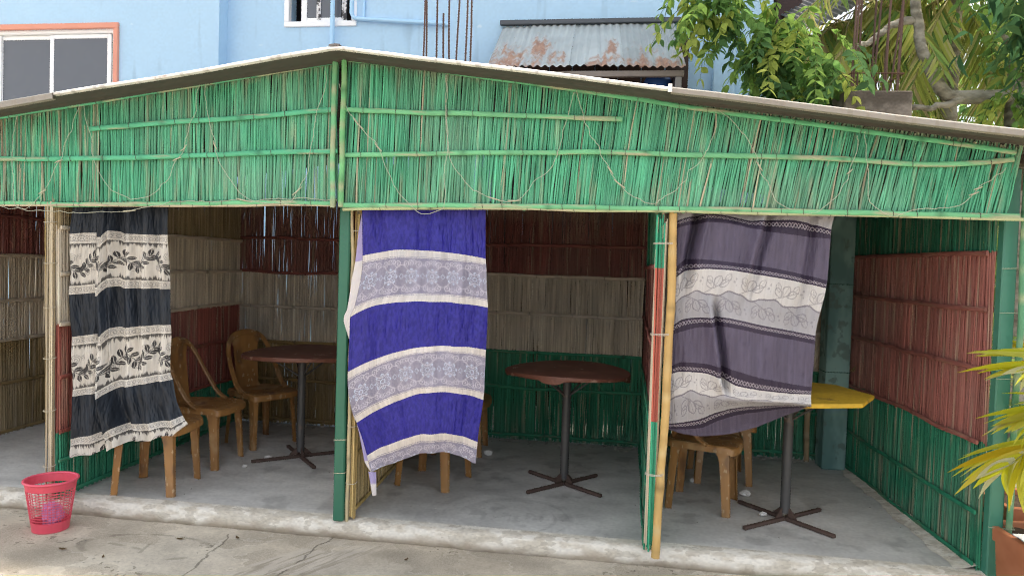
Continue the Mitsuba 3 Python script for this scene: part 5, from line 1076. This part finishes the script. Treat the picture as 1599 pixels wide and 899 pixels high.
def palm(label, x, y, h, lean, nf, L, seed, p, ll=0.6, hang=0.6, r=0.10):
    g = np.random.default_rng(seed); k = thing('palm_tree', label, 'palm', None)
    pts = np.array([(x, y, -0.1), (x + lean[0] * 0.3, y + lean[1] * 0.3, h * 0.5), (x + lean[0], y + lean[1], h)]); pc = curve(pts, 160)
    rr = r * (1 + 0.09 * (np.arange(160) % 8 == 0) + 0.04 * np.sin(np.arange(160) * 0.8)) * np.linspace(1.2, 0.9, 160)
    v, f = sweep(pc, rr, sides=16, up=(1, 0, 0)); kk = key('trunk', k); scene[kk] = mikit.ply((v, f), 'mat_bark', smooth=True)
    mid = MB(); arr = []
    for i in range(nf):
        az = i * 2.4 + g.uniform(-0.3, 0.3); el = g.uniform(-0.55, 1.1)
        arr.append(frond(g, pts[-1] + [0, 0, -0.05], az, el, L * g.uniform(0.8, 1.1), 0.45 + 0.3 * (el < 0.5), 40, ll, 0.034, PALMC, p, mid, hang + 0.5 * (el < 0.2)))
    a = [np.concatenate([q[i] for q in arr]) for i in range(7)]
    v, f, c = blades(*a[:6], 5, 0.35, a[6], PSH); MB().add(v, f, c).put('crown', 'mat_leaf', k, smooth=True, kind='stuff')
    mid.put('midribs', 'mat_wood', k, smooth=True, kind='stuff')
palm('palm with long yellow green fronds behind the dark rebar column', 2.95, 9.3, 4.5, (0.1, -0.1), 22, 2.3, 61, (0.38, 0.25, 0.2, 0.1, 0.07), hang=0.9)
palm('ringed grey palm trunk with ragged yellow fronds right of the rebar column', 3.78, 8.35, 4.6, (0.05, 0.05), 18, 2.2, 62, (0.3, 0.2, 0.25, 0.1, 0.15), hang=1.0, r=0.085)
palm('palm with browning fronds at the right edge behind the shed', 5.6, 9.3, 4.2, (0.1, 0), 20, 2.4, 63, (0.3, 0.3, 0.15, 0.2, 0.05), hang=0.9)
palm('low palm with yellow fronds deep between the rebar column and the grey palm trunk', 4.5, 11.5, 2.6, (0.0, 0), 22, 2.3, 64, (0.3, 0.3, 0.2, 0.15, 0.05), hang=0.8)
def clump(name, label, x, y, n, hgt, L, seed, p, cols=PALMC, spread=0.25):
    g = np.random.default_rng(seed); k = thing(name, label, 'palm'); mid, st, arr = MB(), MB(), []
    for i in range(n):
        az = i * 2.399 + g.uniform(-0.3, 0.3); h = hgt * g.uniform(0.5, 1.0); b = np.array([x + math.cos(az) * 0.06, y + math.sin(az) * 0.06, -0.05]); t = np.array([x + math.cos(az) * spread, y + math.sin(az) * spread, h])
        st.add(*sweep(curve([b, (b + t) / 2 + [0, 0, 0.08], t], 12), np.linspace(0.016, 0.009, 12), sides=8, up=(1, 0, 0)), (0.28, 0.26, 0.08))
        arr.append(frond(g, t, az, g.uniform(0.5, 1.1), L * g.uniform(0.8, 1.15), 0.55, 22, 0.36, 0.026, cols, p, mid, 0.35))
    a = [np.concatenate([q[i] for q in arr]) for i in range(7)]
    v, f, c = blades(*a[:6], 5, 0.35, a[6], PSH); MB().add(v, f, c).put('fronds', 'mat_leaf', k, smooth=True, kind='stuff')
    st.put('stems', 'mat_wood', k, smooth=True, kind='stuff'); mid.put('midribs', 'mat_wood', k, smooth=True, kind='stuff'); return k
clump('areca_palm', 'feathery palm clump seen past the right end of the reed wall', 3.35, 5.5, 13, 1.0, 1.1, 71, (0.15, 0.35, 0.1, 0.35, 0.05))

# leafy mass far behind
g = np.random.default_rng(81); n = 9000
k = key('background_foliage'); labels[k] = {'kind': 'stuff', 'label': 'mass of leaves behind the palms', 'category': 'foliage'}
Pn = np.stack([g.uniform(2.0, 13, n), g.uniform(12.2, 15.5, n), g.uniform(-0.1, 1, n)], 1)
Hh = 3.2 + 2.6 * meshkit.fbm(np.stack([Pn[:, 0] * 0.6, Pn[:, 1] * 0.5, 0 * Pn[:, 0]], 1), 3); Pn[:, 2] = g.random(n) ** 0.7 * Hh
keep = meshkit.fbm(Pn * 0.9, 3) > 0.40; Pn = Pn[keep]; n = len(Pn)
D = g.normal(0, 1, (n, 3)) + [0, -0.3, -0.7]
v, f, c = blades(Pn, D, g.normal(0, 0.6, (n, 3)) + [0, -0.4, 1], g.uniform(0.2, 0.42, n), g.uniform(0.10, 0.2, n), pick(g, n, LEAFC, (0.25, 0.35, 0.28, 0.12)), 4, 0.3, g.uniform(0, 0.4, n))
scene[k] = mikit.ply((v, np.vstack([f[:, [0, 1, 2]], f[:, [0, 2, 3]]])), 'mat_leaf', smooth=True, color=c)

# potted palm beside the right post
def planter(label, x0, x1, y0, y1, z0, z1, col):
    k = thing('planter', label, 'planter'); t = 0.018; v = []
    def loop(i, z, o): return [(x0 + i - o, y0 + i - o, z), (x1 - i + o, y0 + i - o, z), (x1 - i + o, y1 - i + o, z), (x0 + i - o, y1 - i + o, z)]
    tp = 0.025
    L = [loop(tp, z0, 0), loop(0.004, z1 - 0.07, 0), loop(0, z1 - 0.068, 0.010), loop(0, z1 - 0.004, 0.012), loop(0, z1, 0.008), loop(t, z1, 0), loop(t, z1 - 0.006, -0.002), loop(t + tp, z0 + 0.05, 0)]
    v = np.array([p for l in L for p in l]); f = [(l * 4 + j, l * 4 + (j + 1) % 4, l * 4 + 4 + (j + 1) % 4, l * 4 + 4 + j) for l in range(len(L) - 1) for j in range(4)]
    kk = key('tub', k); m = trimesh.Trimesh(v, np.array([q for a in f for q in ((a[0], a[1], a[2]), (a[0], a[2], a[3]))]), process=False); m = m.subdivide().subdivide()
    scene[kk] = mikit.ply((m.vertices, m.faces), 'mat_terracotta', smooth=35)
    sx, sy = np.meshgrid(np.linspace(x0 + t, x1 - t, 24), np.linspace(y0 + t, y1 - t, 24), indexing='ij'); sz = z1 - 0.045 + 0.03 * meshkit.fbm(np.stack([sx * 20, sy * 20, 0 * sx], -1), 3)
    i, j = np.meshgrid(np.arange(23), np.arange(23), indexing='ij'); q = i * 24 + j
    MB().add(np.stack([sx, sy, sz], -1).reshape(-1, 3), np.stack([q, q + 24, q + 25, q + 1], -1).reshape(-1, 4), (0.05, 0.035, 0.025)).put('soil', 'mat_matte', k, smooth=True)
    return k
planter('terracotta planter box with a white sheet on its rim, nearest the right post', 2.095, 2.60, 3.62, 4.0, -0.092, 0.255, None)
planter('second terracotta planter box behind the nearest one', 2.28, 2.75, 4.12, 4.50, -0.092, 0.29, None)
k = thing('paper_sheet', 'folded white sheet lying on the rim of the nearest planter', 'paper')
sx, sy = np.meshgrid(np.linspace(2.09, 2.30, 14), np.linspace(3.62, 3.74, 10), indexing='ij'); sz = 0.268 + 0.018 * meshkit.fbm(np.stack([sx * 14, sy * 14, 0 * sx], -1), 3)
i, j = np.meshgrid(np.arange(13), np.arange(9), indexing='ij'); q = i * 10 + j
vv_ = np.stack([sx, sy, sz], -1).reshape(-1, 3)
MB().add(np.vstack([vv_, vv_ - [0, 0, 0.004]]), np.vstack([np.stack([q, q + 10, q + 11, q + 1], -1).reshape(-1, 4), np.stack([q, q + 1, q + 11, q + 10], -1).reshape(-1, 4) + 140]), (0.70, 0.71, 0.73)).put('sheet', 'mat_matte', k, smooth=True)
g = np.random.default_rng(91); YC = [(0.90, 0.66, 0.04), (0.86, 0.68, 0.10), (0.88, 0.76, 0.32), (0.62, 0.58, 0.08)]; YP = (0.45, 0.27, 0.2, 0.08)
pp = thing('potted_palm', 'potted palm with yellow pointed fronds reaching in from the right edge', 'palm')
mid, st, arr = MB(), MB(), []
cxp, cyp = 2.42, 3.80
for (tx, ty, tz, az, el, L, dr_, hg) in ((2.27, 3.56, 0.76, 3.30, 0.28, 0.36, 0.55, 0.42), (2.33, 3.52, 1.12, 3.20, 0.12, 0.32, 0.2, 0.10), (2.36, 3.58, 0.92, 3.05, 0.3, 0.28, 0.5, 0.30), (2.52, 3.78, 1.20, 0.3, 0.7, 0.7, 0.4, 0.4), (2.46, 3.90, 1.0, 1.8, 0.8, 0.5, 0.4, 0.4), (2.60, 3.7, 1.1, 5.2, 0.6, 0.6, 0.5, 0.4)):
    st.add(*sweep(curve([(cxp + g.uniform(-0.04, 0.04), cyp + g.uniform(-0.04, 0.04), 0.20), (cxp + 0.03, cyp, 0.5), (tx, ty, tz)], 20), np.linspace(0.013, 0.008, 20), sides=8, up=(0, 1, 0)), (0.40, 0.34, 0.10))
    arr.append(frond(g, (tx, ty, tz), az, el, L, dr_, 12, 0.42, 0.052, YC, YP, mid, hg, 0.5, 0.55))
a = [np.concatenate([q[i] for q in arr]) for i in range(7)]
v, f, c = blades(*a[:6], 6, 0.35, a[6], [0.5, 0.85, 1.0, 0.95, 0.75, 0.45, 0.03]); MB().add(v, f, c).put('fronds', 'mat_leaf', pp, smooth=True, kind='stuff')
st.put('stems', 'mat_wood', pp, smooth=True); mid.put('midribs', 'mat_wood', pp, smooth=True, kind='stuff')
